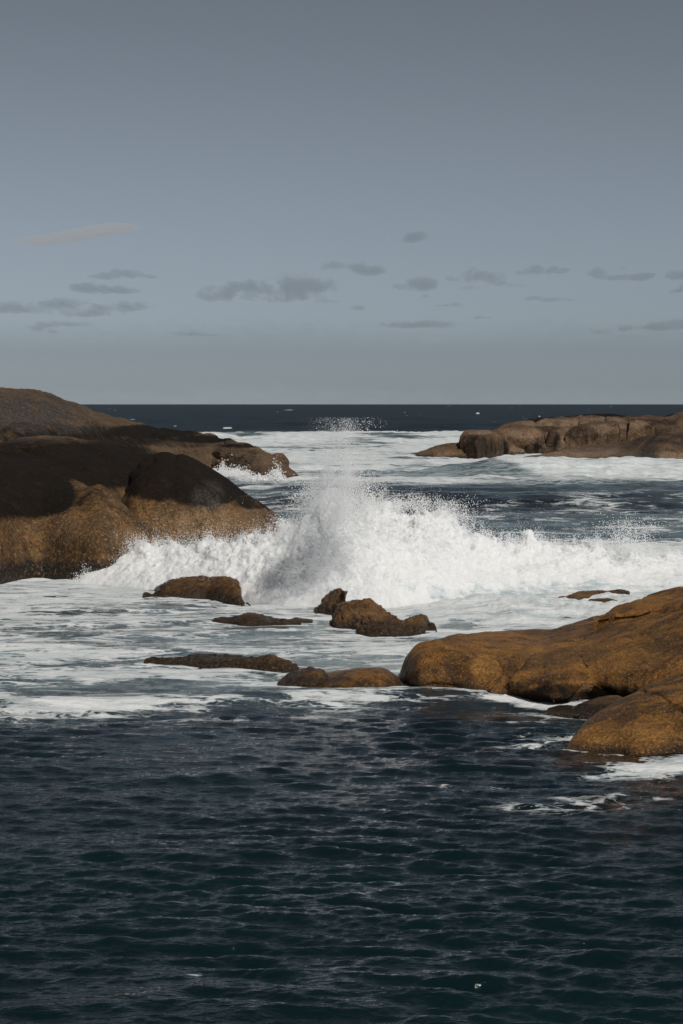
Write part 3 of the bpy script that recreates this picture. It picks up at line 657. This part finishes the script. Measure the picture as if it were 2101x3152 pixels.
def build_near():
    # back slab of the big boulder group
    top = [(1225, 2092), (1228, 2075), (1243, 2048), (1268, 2015), (1300, 1988), (1340, 1970), (1390, 1956), (1450, 1949), (1520, 1944), (1600, 1944), (1680, 1942), (1740, 1930), (1790, 1916), (1840, 1899), (1900, 1880), (1980, 1864), (2101, 1842), (2300, 1820), (2600, 1880)]
    base = [(1225, 2094), (1250, 2115), (1285, 2128), (1400, 2132), (1500, 2146), (1600, 2160), (1700, 2176), (1760, 2174), (1830, 2160), (2000, 2180), (2300, 2200), (2600, 2150)]
    P, px = loft(top, base, 1225, 2600, lambda p: np.interp(p, [1225, 1500, 2000, 2600], [9, 13, 17, 15]), 0.42, 2.35, 420, 170, 0.45, 0.9, 1.6)
    P = groove(P, [([(1528, 2160), (1548, 2110), (1570, 2075), (1600, 2045), (1640, 2015), (1700, 1985)], 11, 0.13), ([(1525, 2165), (1545, 2118), (1572, 2078), (1600, 2048), (1650, 2016), (1720, 1986), (1800, 1968)], 3.5, 0.16), ([(1790, 2030), (1795, 2050), (1812, 2068)], 5, 0.05),
                   ([(1850, 1905), (1905, 1893), (1990, 1888), (2010, 1880), (2101, 1868)], 6, 0.22), ([(1450, 2020), (1530, 2030), (1545, 2062), (1520, 2090)], 5, 0.07)])
    P = lump(P, [(1400, 2040, 120, 60, 0.16), (1800, 2060, 200, 90, 0.18), (1640, 2150, 160, 30, -0.32), (1800, 2148, 170, 28, -0.55), (1330, 2120, 80, 20, -0.2), (1500, 2070, 40, 50, -0.10)])
    P = rough(P, [(3.2, 0.22, 4), (0.9, 0.07, 4), (0.25, 0.02, 3)], 7.7)
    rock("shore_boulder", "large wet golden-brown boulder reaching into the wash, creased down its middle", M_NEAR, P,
         dark=[(1262, 2075, 40, 66, 0.5), (1330, 2040, 80, 80, 0.30), (1790, 2140, 260, 44, 0.62), (1640, 2130, 130, 44, 0.46), (1400, 2105, 90, 34, 0.36), (2050, 1960, 90, 50, 0.25)],  # algae, plus painted shade under the overhang and at the left end
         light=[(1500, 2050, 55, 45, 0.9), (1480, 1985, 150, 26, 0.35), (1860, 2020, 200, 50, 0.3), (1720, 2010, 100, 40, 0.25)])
    shoreline(base, 1225, 1850, 0.45, 0.85, 60)
    # cap slab
    top = [(1832, 1908), (1850, 1896), (1880, 1876), (1930, 1858), (1990, 1840), (2040, 1826), (2101, 1817), (2200, 1808), (2400, 1830)]
    base = [(1832, 1909), (1900, 1897), (1985, 1890), (2003, 1880), (2101, 1868), (2400, 1860)]
    P, px = loft(top, base, 1832, 2400, lambda p: np.interp(p, [1832, 2101, 2400], [4, 6, 6]), 0.45, 2.2, 160, 60, 0.8, 0.3, 0.1, 0.05, lambda p: np.interp(p, [1832, 1900, 2101, 2400], [1.12, 1.25, 1.5, 1.7]))
    P = rough(P, [(2.2, 0.15, 4), (0.6, 0.05, 4)], 12.0)
    rock("cap_slab", "thin slab of brown rock lying on the big shore boulder above a crack", M_NEAR, P, light=[(2000, 1850, 120, 20, 0.4)])
    # flat rock behind its shoulder
    P, px = loft([(1690, 1944), (1705, 1934), (1740, 1931), (1775, 1932), (1790, 1940)], [(1690, 1948), (1790, 1948)], 1689, 1791, 2.0, 0.5, 2.4, 50, 30, 0.4, 0.5)
    P = rough(P, [(0.8, 0.05, 3)], 3.0)
    rock("flat_rock", "small flat rock peeping over the shoulder of the big shore boulder", M_NEAR, P)
    # front boulder
    top = [(1738, 2308), (1752, 2285), (1790, 2240), (1830, 2205), (1875, 2176), (1930, 2142), (1990, 2112), (2050, 2088), (2101, 2066), (2250, 2020), (2500, 2010), (2700, 2120)]
    base = [(1738, 2309), (1800, 2313), (1900, 2318), (1960, 2330), (2030, 2330), (2101, 2322), (2400, 2345), (2700, 2330)]
    P, px = loft(top, base, 1738, 2700, lambda p: np.interp(p, [1738, 2000, 2700], [6, 9, 11]), 0.5, 1.95, 300, 150, 0.85, 0.8, 0.3)
    P = groove(P, [([(1975, 2122), (2030, 2140), (2065, 2165), (2130, 2200)], 3.5, 0.12)])
    P = rough(P, [(2.6, 0.16, 4), (0.7, 0.045, 4), (0.2, 0.015, 3)], 4.9)
    rock("front_boulder", "smooth ochre boulder nearest the viewer with white swash at its foot", M_NEAR, P, dark=[(2000, 2150, 160, 50, 0.25)], light=[(1990, 2275, 180, 40, 0.5), (1850, 2260, 60, 40, 0.3)])
    shoreline(base, 1740, 2150, 0.35, 0.6)
    # low rock in the gap
    P, px = loft([(1690, 2196), (1740, 2178), (1800, 2158), (1850, 2142), (1900, 2138), (1960, 2160)], [(1690, 2200), (1800, 2204), (1960, 2210)], 1688, 1962, 1.8, 0.5, 2.2, 90, 40, 0.4, 0.5)
    P = rough(P, [(1.0, 0.10, 4), (0.25, 0.03, 3)], 6.0)
    rock("gap_rock", "low dark wet rock in the gap between the two shore boulders", M_REEF, P, dark=[(1780, 2180, 100, 20, 0.5)])
    # ledge awash before the front boulder
    P, px = loft([(1715, 2352), (1780, 2340), (1850, 2338), (1920, 2341), (1990, 2350)], [(1715, 2354), (1850, 2358), (1990, 2354)], 1714, 1992, 1.6, 0.5, 2.0, 80, 30, 0.5, 0.4, minh=0.02)
    P = rough(P, [(0.6, 0.05, 4)], 1.0)
    rock("awash_ledge", "rust-brown ledge just awash before the front boulder", M_NEAR, P, light=[(1850, 2346, 120, 10, 0.7)])

def build_reef():
    defs = [
        ("mussel_rock", "low domed barnacle-crusted rock beneath the breaker's foot", [(436, 1838), (470, 1814), (510, 1792), (550, 1778), (600, 1771), (660, 1773), (710, 1784), (760, 1792), (780, 1802), (772, 1820), (760, 1850), (752, 1862)],
         [(436, 1840), (560, 1842), (640, 1842), (690, 1858), (752, 1866), (790, 1866)], 436, 768, 5.0, 2.1, 0.16, 170, 80),
        ("leaning_rock", "narrow dark rock leaning out of the spray at the splash's foot", [(972, 1888), (985, 1862), (1005, 1834), (1030, 1812), (1050, 1806), (1060, 1820)], [(972, 1892), (1020, 1896), (1060, 1900)], 971, 1061, 3.2, 2.2, 0.22, 80, 60),
        ("peaked_rock", "peaked wet brown rock standing right before the splash", [(1017, 1930), (1022, 1900), (1035, 1872), (1060, 1858), (1090, 1852), (1118, 1846), (1132, 1840), (1150, 1848), (1175, 1870), (1200, 1892), (1222, 1908), (1240, 1925)],
         [(1017, 1936), (1100, 1940), (1240, 1945)], 1016, 1241, 4.2, 2.5, 0.24, 130, 80),
        ("shelf_rock", "low ragged brown rock adjoining the peaked one by the curling foam", [(1100, 1940), (1115, 1925), (1160, 1912), (1200, 1908), (1240, 1908), (1270, 1898), (1300, 1888), (1330, 1886), (1343, 1892), (1335, 1915), (1318, 1938)],
         [(1100, 1950), (1140, 1958), (1240, 1956), (1320, 1950), (1345, 1945)], 1099, 1344, 3.2, 2.4, 0.2, 130, 60),
        ("creeping_rock", "long low brown rock lying flat in the foam past the domed one", [(652, 1912), (690, 1908), (730, 1896), (770, 1889), (800, 1892), (840, 1902), (890, 1908), (925, 1912)], [(652, 1914), (760, 1922), (925, 1920)], 651, 926, 1.7, 2.2, 0.12, 120, 40),
        ("nub_rock", "tiny brown nub of rock off the end of the long low one", [(888, 1910), (905, 1900), (930, 1902), (958, 1911)], [(888, 1913), (960, 1914)], 887, 961, 0.9, 2.2, 0.06, 50, 30),
        ("sliver_rock", "tiny dark sliver of rock in the foam below the long low one", [(808, 1938), (830, 1932), (860, 1934), (888, 1939)], [(808, 1941), (888, 1942)], 807, 889, 0.8, 2.0, 0.05, 40, 24),
        ("crusted_bar", "long crusted bar of rock with white water spilling over it", [(440, 2040), (500, 2030), (560, 2020), (600, 2018), (660, 2014), (720, 2018), (780, 2018), (840, 2024), (880, 2036), (905, 2048), (918, 2058)],
         [(440, 2043), (560, 2048), (620, 2054), (720, 2058), (820, 2068), (880, 2074), (918, 2066)], 439, 919, 2.2, 2.3, 0.14, 200, 60),
        ("twin_rock", "dark hunched rock at the end of the crusted bar", [(855, 2104), (868, 2090), (890, 2072), (920, 2060), (955, 2054), (990, 2062), (1012, 2080), (1025, 2098)], [(855, 2108), (940, 2114), (1025, 2112)], 854, 1026, 2.2, 2.3, 0.12, 100, 50),
        ("smooth_rock", "smooth ochre rock joining the dark hunched one to the shore boulder", [(930, 2108), (950, 2094), (1000, 2072), (1050, 2062), (1110, 2056), (1170, 2056), (1200, 2066), (1225, 2085), (1245, 2112)], [(930, 2116), (1020, 2122), (1140, 2126), (1245, 2118)], 929, 1246, 2.8, 2.3, 0.08, 140, 50),
        ("ribbon_rock", "thin ribbon of dark rock showing through the wash behind the shore boulder", [(1650, 1868), (1720, 1856), (1780, 1842), (1830, 1836), (1880, 1836), (1925, 1831), (1940, 1838)], [(1650, 1870), (1800, 1858), (1940, 1842)], 1649, 1941, 1.2, 2.2, 0.10, 110, 30),
        ("button_rock", "small flat dark rock just below the ribbon of rock in the wash", [(1803, 1872), (1820, 1860), (1850, 1857), (1880, 1858), (1900, 1866)], [(1803, 1874), (1900, 1872)], 1802, 1901, 1.0, 2.2, 0.06, 50, 30),
    ]
    for i, (nm, lb, tp, bs, x0, x1, dp, n, am, nx, nt) in enumerate(defs):
        P, px = loft(tp, bs, x0, x1, dp, 0.48, n, nx, nt, 0.45, 0.8)
        if nm == "smooth_rock":
            P = rough(P, [(1.4, am, 4), (0.3, 0.025, 3)], 31.0); mt = M_NEAR
        else:
            P = rough(P, [(1.3, am * 1.2, 4), (0.35, am * 0.55, 3)], 5.0 + 2.7 * i); P = rough(P, [(0.16, am * 0.25, 2)], 1.0, 1.0, 'billow'); mt = M_REEF
        dk = [(930, 2085, 50, 26, 0.35)] if nm == "twin_rock" else ()
        lift = {"ribbon_rock": 0.2, "button_rock": 0.2}.get(nm, 0)
        P[..., 2] += lift
        rock(nm, lb, mt, P, dark=dk, group="rocks awash in the foam")
        shoreline(bs, x0, x1, 0.3, 0.8, 24)

build_headland(); build_islet(); build_near(); build_reef()
sea_obj = build_sea()

# ------------------------------------------------------------------ breaking wave
def build_breaker():
    nx, nt = 760, 250
    px = np.linspace(226, 2560, nx)
    tp = smooth_poly(BR_TOP, px, 5) + 20 * fbm(px / 55, 0 * px, 0.4, 5, 0.6); bp = smooth_poly(BR_BASE, px, 30)
    gx, yb = ground(px, bp); u = (px - CX) / FPX
    s = (px - px[0]) / (px[-1] - px[0])
    F = np.interp(px, [226, 300, 500, 800, 950, 1060, 1200, 1400, 1700, 2100, 2560], [0.6, 2.5, 6, 6.5, 6, 5.5, 6, 7, 8, 9, 9])
    yc = yb + F
    zc = np.maximum(at(px, tp, yc)[2], 0.1); zs = np.maximum(at(px, smooth_poly(BR_TOP, px, 34), yc)[2], 0.1)
    t = np.concatenate([np.linspace(-0.06, 1, int(nt * 0.8)), np.linspace(1, 2, nt - int(nt * 0.8) + 1)[1:]])
    # concave apron then a steep tumbling face, rounded over the back
    lowp = np.interp(px, [226, 800, 1000, 1250, 1650, 2560], [0.95, 0.95, 0.95, 1.1, 1.4, 1.5])
    tt = np.clip(t, 0, 1)[None]
    fr = (1 - (1 - tt) ** 1.8) * (1 - sstep(1.0, 1.4, lowp)[:, None]) + (tt ** lowp[:, None]) * sstep(1.0, 1.4, lowp)[:, None]
    bk = np.clip(t - 1, 0, 1)[None]
    Z = np.where(t[None] <= 1, zs[:, None] * fr + (zc - zs)[:, None] * fr ** 5 - 0.25 * (t[None] < 0.0) - 0.06, zc[:, None] * (1 - bk ** 1.5 * 1.2) - 0.06)
    Y = np.where(t[None] <= 1, yb[:, None] + F[:, None] * t[None], yc[:, None] + 3.2 * bk)
    X = u[:, None] * Y
    P = np.stack([X, Y, Z], -1)
    hgt = np.clip(Z / np.maximum(zc[:, None], 0.2), 0, 1)
    amp = (0.20 + 0.80 * hgt) * np.clip(t[None] / 0.05 + 0.2, 0, 1) * np.clip(zc / 1.2, 0.3, 1.3)[:, None]
    for size, a, octv, kd, sd_, st in ((3.0, 0.50, 4, 'fbm', 0.0, 1.0), (1.2, 0.24, 4, 'billow', 4.0, 1.3), (0.5, 0.15, 5, 'fbm', 6.0, 1.7), (0.22, 0.05, 3, 'billow', 2.0, 1.5)):
        N = grid_normals(P)
        n = fbm(P[..., 0] / size + sd_, P[..., 1] / size / st, P[..., 2] / size / st, octv, 0.55, 2.1, kd)
        P = P + N * (a * amp * n)[..., None]
    thin = 0.20 * (1 - sstep(0.0, 0.5, hgt)) * sstep(1150, 1400, px)[:, None] + 0.05 * (1 - hgt)
    me = grid_mesh("breaking_wave", P, {"thin": thin}); me.materials.append(M_WW)
    o = link(bpy.data.objects.new("breaking_wave", me))
    tag(o, "tumbling wall of white water breaking across the channel between the rocks", "wave")
    return P, hgt, px, zc
BP, BH, BPX, BZC = build_breaker()

# ------------------------------------------------------------------ spray: point droplets
def points_object(name, pos, rad, label):
    me = bpy.data.meshes.new(name)
    me.vertices.add(len(pos)); me.vertices.foreach_set("co", pos.astype(np.float32).reshape(-1))
    a = me.attributes.new("rad", 'FLOAT', 'POINT'); a.data.foreach_set("value", rad.astype(np.float32))
    me.update(); me.materials.append(M_SPRAY)
    o = link(bpy.data.objects.new(name, me))
    g = bpy.data.node_groups.new(name + "_points", 'GeometryNodeTree')
    g.interface.new_socket("Geometry", in_out='INPUT', socket_type='NodeSocketGeometry')
    g.interface.new_socket("Geometry", in_out='OUTPUT', socket_type='NodeSocketGeometry')
    gi, go = g.nodes.new('NodeGroupInput'), g.nodes.new('NodeGroupOutput')
    mp = g.nodes.new('GeometryNodeMeshToPoints'); na = g.nodes.new('GeometryNodeInputNamedAttribute'); na.data_type = 'FLOAT'
    na.inputs['Name'].default_value = "rad"
    sm = g.nodes.new('GeometryNodeSetMaterial'); sm.inputs['Material'].default_value = M_SPRAY
    g.links.new(gi.outputs[0], mp.inputs['Mesh']); g.links.new(na.outputs['Attribute'], mp.inputs['Radius'])
    g.links.new(mp.outputs[0], sm.inputs['Geometry']); g.links.new(sm.outputs[0], go.inputs[0])
    md = o.modifiers.new("droplets", 'NODES'); md.node_group = g
    tag(o, label, None, None, "stuff")
    return o

def build_spray():
    r = np.random.default_rng(3)
    pos, rad = [], []
    # fuzz over the tumbling face and along the crest
    n = 150000
    N = grid_normals(BP)
    i = r.integers(0, BP.shape[0] - 1, n); j = r.integers(0, BP.shape[1] - 1, n)
    a, b = r.random(n)[:, None], r.random(n)[:, None]
    p = BP[i, j] * (1 - a) * (1 - b) + BP[i + 1, j] * a * (1 - b) + BP[i, j + 1] * (1 - a) * b + BP[i + 1, j + 1] * a * b
    h = BH[i, j]; cl = fbm(p[:, 0] / 0.7, p[:, 1] / 0.7, p[:, 2] / 0.7, 3)
    keep = (r.random(n) < np.clip(0.06 + 0.85 * sstep(0.6, 1.0, h) + 0.9 * cl, 0.01, 1)) & (h > 0.12)
    p, h, cl, nn = p[keep], h[keep], cl[keep], N[i, j][keep]
    top = sstep(0.75, 1.0, h)
    d = r.exponential(1, len(p)) * (0.05 + 0.13 * h + 0.16 * top * np.clip(0.5 + 2.0 * cl, 0.1, 2))
    p = p + nn * (d * 0.5)[:, None]; p[:, 2] += d * (0.3 + 0.9 * top) ; p[:, :2] += r.normal(0, 0.03, (len(p), 2))
    pos.append(p); rad.append(r.uniform(0.004, 0.016, len(p)) * np.exp(-d * 0.8))
    # crest tongues thrown up here and there
    for _ in range(260):
        k = r.integers(0, BP.shape[0]); q = BP[k, int(250 * 0.8) - r.integers(0, 14)]
        ht = r.uniform(0.1, 0.45) * (1.4 if 950 < BPX[k] < 1480 else 0.9); m = int(r.uniform(40, 170)); tpar = r.random(m) ** 1.3
        lean = r.normal(0, 0.35)
        c = np.stack([q[0] + lean * tpar * ht + r.normal(0, 0.05, m) * (0.4 + 1.6 * tpar), q[1] + r.normal(0, 0.15, m), q[2] - 0.05 + ht * tpar * 1.3 + r.normal(0, 0.05, m)], -1)
        pos.append(c); rad.append(r.uniform(0.006, 0.024, m) * (1 - 0.4 * tpar))
    # the central splash: a fan of jets leaning and thinning upward
    Y0 = ground(1040, 1880)[1] + 2.0
    def cloud(n, fx, fz, ys, clump, pw, r0, r1, zs=1.0, thr=0.0):
        """rejection sample px/row envelope at the splash's distance, clumped into streaks"""
        got = 0; pp = []
        while got < n:
            m = n * 3
            X = r.uniform(640, 1640, m); R = r.uniform(1285, 1900, m)
            pre = r.random(m) < fx(X, R); X, R = X[pre], R[pre]; m = len(X)
            yy = Y0 + r.normal(0, ys, m)
            x, y, z = at(X, R, yy)
            cn = fbm(x / clump, y / clump, z / clump / zs, 4) * 1.6 + 0.5
            ok = r.random(m) < np.clip(cn - thr, 0, 1) ** pw
            q = np.stack([x, y, z], -1)[ok]; pp.append(q); got += len(q)
            if not len(q): break
        q = np.concatenate(pp)[:n]
        return q, r.uniform(r0, r1, len(q)) if True else None
    def spire(X, R):
        c = lerp_poly([(1285, 1062), (1340, 1048), (1420, 1046), (1500, 1036), (1580, 1012), (1700, 990), (1880, 985)], R)
        w = lerp_poly([(1285, 80), (1340, 48), (1400, 44), (1480, 56), (1560, 88), (1640, 125), (1760, 140), (1880, 140)], R)
        a_ = lerp_poly([(1285, 0.03), (1340, 0.10), (1400, 0.24), (1480, 0.6), (1560, 0.36), (1650, 0.12), (1760, 0.10), (1840, 0.0), (1880, 0.0)], R)
        return a_ * np.exp(-np.abs((X - c) / w) ** 2.4)
    q, rr = cloud(90000, spire, None, 0.7, 0.5, 2.0, 0.002, 0.0085, 1.8)
    pos.append(q); rad.append(rr)
    q, rr = cloud(3000, lambda X, R: spire(X, R) * sstep(1430, 1560, R), None, 0.9, 0.9, 1.2, 0.006, 0.022, 1.3)
    pos.append(q); rad.append(rr * 0.7)
    # broad lower cloud of the splash merging into the wave
    def lower(X, R):
        return np.exp(-((X - 1010) / 170) ** 4 - ((R - 1730) / 110) ** 4) * 0.9
    q, rr = cloud(2500, lower, None, 1.0, 0.8, 1.1, 0.004, 0.014)
    pos.append(q); rad.append(rr)
    # loose drops flung highest
    def tops(X, R): return np.exp(-((X - 1085) / 72) ** 2 - ((R - 1312) / 20) ** 2)
    q, rr = cloud(420, tops, None, 0.9, 0.5, 1.5, 0.006, 0.017); pos.append(q); rad.append(rr)
    def side(X, R): return 0.7 * np.exp(-((X - 1110) / 55) ** 2 - ((R - 1520) / 55) ** 2) + 0.6 * np.exp(-((X - 950) / 40) ** 2 - ((R - 1530) / 50) ** 2)
    q, rr = cloud(2500, side, None, 0.9, 0.4, 2, 0.006, 0.018); pos.append(q); rad.append(rr)
    def crown(X, R): return 0.8 * np.exp(-((X - 1230) / 150) ** 2 - ((R - 1560) / 18) ** 2) + 0.5 * np.exp(-((X - 1420) / 50) ** 2 - ((R - 1590) / 25) ** 2)
    q, rr = cloud(5000, crown, None, 1.2, 0.35, 2.5, 0.003, 0.015); q[:, 1] += 2.5; pos.append(q); rad.append(rr)
    points_object("sea_spray", np.concatenate(pos), np.concatenate(rad), "white spray and droplets of the tall splash and the breaking wave")
    # smaller spurt by the edge of the picture
    m = 9000
    k = r.random(m); X = 1935 + r.normal(0, 1, m) * (26 + 30 * k); R = 1700 - 105 * k ** 0.9 + r.normal(0, 10, m)
    yy = 78 + r.normal(0, 0.7, m); x, y, z = at(X, R, yy)
    ok = r.random(m) < (1 - 0.85 * k) * np.clip(fbm(x / .3, y / .3, z / .4, 3) * 2 + 0.5, 0.05, 1)
    pos2 = np.stack([x, y, z], -1)[ok]
    points_object("spray_spurt", pos2, r.uniform(0.005, 0.018, len(pos2)), "small spurt of droplets thrown up behind the breaking wave's far end")
    # run-up on the rear ridge
    pp, rr = [], []
    for cx_, cy_, w, hh, m in ((715, 1456, 60, 12, 5000), (850, 1470, 20, 18, 3000), (800, 1470, 60, 8, 3000), (690, 1440, 14, 14, 1500)):
        yb = ground(cx_, cy_ + 12)[1]
        k = r.exponential(0.45, m); X = cx_ + r.normal(0, w * 0.5, m); R = cy_ + 10 - hh * k + r.normal(0, 3, m)
        x, y, z = at(X, R, yb + r.normal(0, 1.0, m) - 2); pp.append(np.stack([x, y, z], -1)); rr.append(r.uniform(0.015, 0.06, m))
    points_object("ridge_surge", np.concatenate(pp), np.concatenate(rr), "white surge splashing up the foot of the long rear ridge")
    # splash curling round the dome's seaward end
    m = 4000; k = r.random(m)
    X = 862 + 60 * k + r.normal(0, 10, m); R = 1590 + 60 * k ** 0.8 + np.abs(r.normal(0, 26, m)); x, y, z = at(X, R, 80 + r.normal(0, 1.0, m))
    ok = (z > 0) & (r.random(m) < np.clip(fbm(x / .6, y / .6, z / .6, 3) * 2 + 0.35, 0.03, 1))
    p3 = np.stack([x, y, z], -1)[ok]
    points_object("dome_surge", p3, r.uniform(0.008, 0.03, len(p3)), "white water curling past the seaward end of the dark dome")
build_spray()

# ------------------------------------------------------------------ clouds
CL_GREY = mat_cloud("cloud_grey", 0.0013, (0.70, 0.88, 1.0), 0.0010)
CL_BANK = mat_cloud("cloud_bank", 0.00010, (0.62, 0.86, 1.0), 0.00008)
CL_WISP = mat_cloud("cloud_wisp", 0.0030, (1.0, 0.97, 0.93))
def cloud(label, blobs, mat, Y=9000.0, thick=900.0, seed=0.0, flat=True, nz=0.85, name="cloud", group="small grey clouds above the sea"):
    b = np.array(blobs, float)
    x0, x1 = (b[:, 0] - b[:, 2] * 1.6).min(), (b[:, 0] + b[:, 2] * 1.6).max()
    y0, y1 = (b[:, 1] - b[:, 3] * 1.8).min(), (b[:, 1] + b[:, 3] * 1.8).max()
    nx = int(np.clip((x1 - x0) / 2.2, 24, 190)); ny = int(np.clip((y1 - y0) / 1.8, 20, 90))
    PX, PY = np.meshgrid(np.linspace(x0, x1, nx), np.linspace(y0, y1, ny), indexing='ij')
    d = np.zeros(PX.shape)
    for cx_, cy_, rx, ry, w in blobs:
        dy = PY - cy_; ryy = np.where(dy > 0, ry * (0.55 if flat else 1), ry)
        d = d + w * np.exp(-((PX - cx_) / rx) ** 2 - (dy / ryy) ** 2)
    s = 46.0
    d = d + nz * 1.9 * fbm(PX / s + seed, PY / s * 1.5, seed, 6, 0.62) * np.clip(d * 2.0, 0, 1)
    th = np.clip(d - 0.22, 0, 0.9) ** 1.1
    bw = np.ones(PX.shape); bw[[0, -1], :] = 0; bw[:, [0, -1]] = 0
    th = th * bw
    x, y, z = at(PX, PY, np.full(PX.shape, Y))
    Fp = np.stack([x, y - th * thick * 0.5, z], -1); Bp = np.stack([x, y + th * thick * 0.5, z], -1)
    q = th > 1e-4
    keep = q[:-1, :-1] | q[1:, :-1] | q[1:, 1:] | q[:-1, 1:]
    # closed lens: front and back sheets share the vertices where thickness is nil
    n = PX.size; idx = np.arange(n).reshape(PX.shape); bidx = np.where(q, idx + n, idx)
    def quads(ix): return np.stack([ix[:-1, :-1], ix[1:, :-1], ix[1:, 1:], ix[:-1, 1:]], -1)[keep]
    faces = np.concatenate([quads(idx)[:, ::-1], quads(bidx)])
    V = np.concatenate([Fp.reshape(-1, 3), Bp.reshape(-1, 3)])
    used = np.unique(faces); rm = np.full(2 * n, -1); rm[used] = np.arange(len(used))
    c = V[used].mean(0)
    me = bpy.data.meshes.new(name); me.from_pydata((V[used] - c).tolist(), [], rm[faces].tolist()); me.update(); me.materials.append(mat)
    o = link(bpy.data.objects.new(name, me)); o.location = c
    tag(o, label, "cloud", group)
def cl(x, y, w, h, k=1.0): return (x, y, w, h, k)
CLOUDS = [
    ("small lone grey cloud, highest of the grey clouds over the splash", [cl(1280, 735, 34, 18), cl(1260, 738, 22, 10, .6), cl(1180, 730, 20, 10, .3)]),
    ("rounded grey cloud just above the long double one", [cl(1120, 830, 50, 20), cl(1150, 838, 34, 12)]),
    ("ragged grey puff left of the rounded cloud above the long double one", [cl(1020, 818, 45, 16, .8), cl(990, 830, 25, 10, .6), cl(1055, 825, 30, 10, .5)]),
    ("long double grey cloud, the largest near the middle of the sky", [cl(690, 905, 60, 32, .9), cl(650, 918, 40, 20, .6), cl(760, 885, 50, 20, .7), cl(900, 895, 110, 42, 1.0), cl(960, 885, 60, 30, .7), cl(1010, 930, 50, 8, .5), cl(850, 920, 80, 18, .5)]),
    ("flat grey cloud bar over the headland, lower of two small bars", [cl(300, 893, 70, 18), cl(360, 897, 60, 11, .8), cl(240, 888, 35, 12, .7)]),
    ("flat ragged grey cloud bar over the headland, upper of two small bars", [cl(380, 845, 50, 17), cl(310, 853, 45, 12, .7), cl(470, 852, 38, 9, .7)]),
    ("wide stacked grey cloud low over the headland", [cl(60, 955, 110, 16, .7), cl(170, 935, 80, 18, .9), cl(260, 968, 90, 13, .8), cl(370, 948, 90, 20, .95), cl(20, 950, 60, 18, .7)]),
    ("low grey cloud smudge nearest the sea over the headland", [cl(190, 1000, 80, 12, .8), cl(120, 1008, 40, 14, .6), cl(150, 1020, 40, 8, .5)]),
    ("humped grey cloud beneath the lone small one", [cl(1290, 880, 50, 26), cl(1230, 888, 30, 14, .7), cl(1330, 885, 28, 18, .7), cl(1312, 912, 14, 7, .5)]),
    ("billowing grey cloud group above the far islet's outer end", [cl(1450, 850, 36, 30, .9), cl(1520, 865, 34, 26, .95), cl(1380, 858, 26, 12, .7), cl(1450, 888, 34, 8, .5), cl(1590, 880, 34, 9, .4)]),
    ("grey cloud strip above the middle of the far islet", [cl(1660, 835, 50, 18, .9), cl(1720, 834, 36, 10, .7), cl(1600, 842, 26, 8, .4)]),
    ("long dark grey cloud strip above the far islet's inner end", [cl(1830, 840, 32, 16, .9), cl(1900, 856, 60, 12, .9), cl(1980, 855, 40, 15, .95), cl(1915, 826, 30, 10, .4)]),
    ("dark grey cloud cut by the photo's edge at the upper sky band", [cl(2080, 852, 34, 15, .95), cl(2120, 850, 40, 18, .9)]),
    ("dark cloud scrap at the photo's edge under the cut-off cloud", [cl(2105, 890, 26, 12, .9), cl(2080, 898, 20, 6, .6)]),
    ("thin grey cloud dash over the far islet, longer of the thin dashes", [cl(1700, 924, 60, 8, .8), cl(1640, 918, 30, 6, .5)]),
    ("faint short cloud dash beneath the humped cloud", [cl(1380, 941, 36, 8, .8)]),
    ("slim cloud dash lowest above the islet's outer end", [cl(1480, 979, 52, 6, .85)]),
    ("tiny cloud scrap under the end of the long double cloud", [cl(1100, 950, 26, 9, .7)]),
    ("broad low grey cloud layer at the photo's edge above the islet's far hump", [cl(1960, 1012, 130, 14, .6), cl(2080, 1004, 120, 20, .7), cl(1860, 1024, 90, 8, .45)]),
    ("thin low cloud streak between the headland's clouds and the splash", [cl(620, 1030, 90, 8, .6), cl(560, 1024, 50, 8, .5)]),
    ("low wide faint cloud resting on the horizon bank by the splash", [cl(1290, 1003, 90, 14, .8), cl(1340, 1000, 50, 14, .5), cl(1190, 1000, 30, 10, .5)]),
]
for i, (lb, bl) in enumerate(CLOUDS):
    cloud(lb, bl, CL_GREY, Y=9000 + 37.0 * i, thick=380.0, seed=3.3 * i)
cloud("pale slanting wisp of cloud alone in the sky above the headland", [cl(110, 742, 60, 14, .8), cl(180, 733, 60, 14, .8), cl(250, 720, 60, 15, .85), cl(320, 706, 60, 14, .9), cl(380, 699, 50, 11, .9)], CL_WISP, Y=10500, thick=600, seed=50, flat=False, nz=0.25, name="cloud_wisp", group=None)
cloud("long faint bank of grey cloud stretched low along the whole horizon", [cl(x, 1125 + 14 * math.sin(x / 170.0), 300, 105, .55) for x in range(-1500, 3700, 190)], CL_BANK, Y=14000, thick=2600, seed=70, flat=False, nz=0.35, name="cloud_bank", group=None)
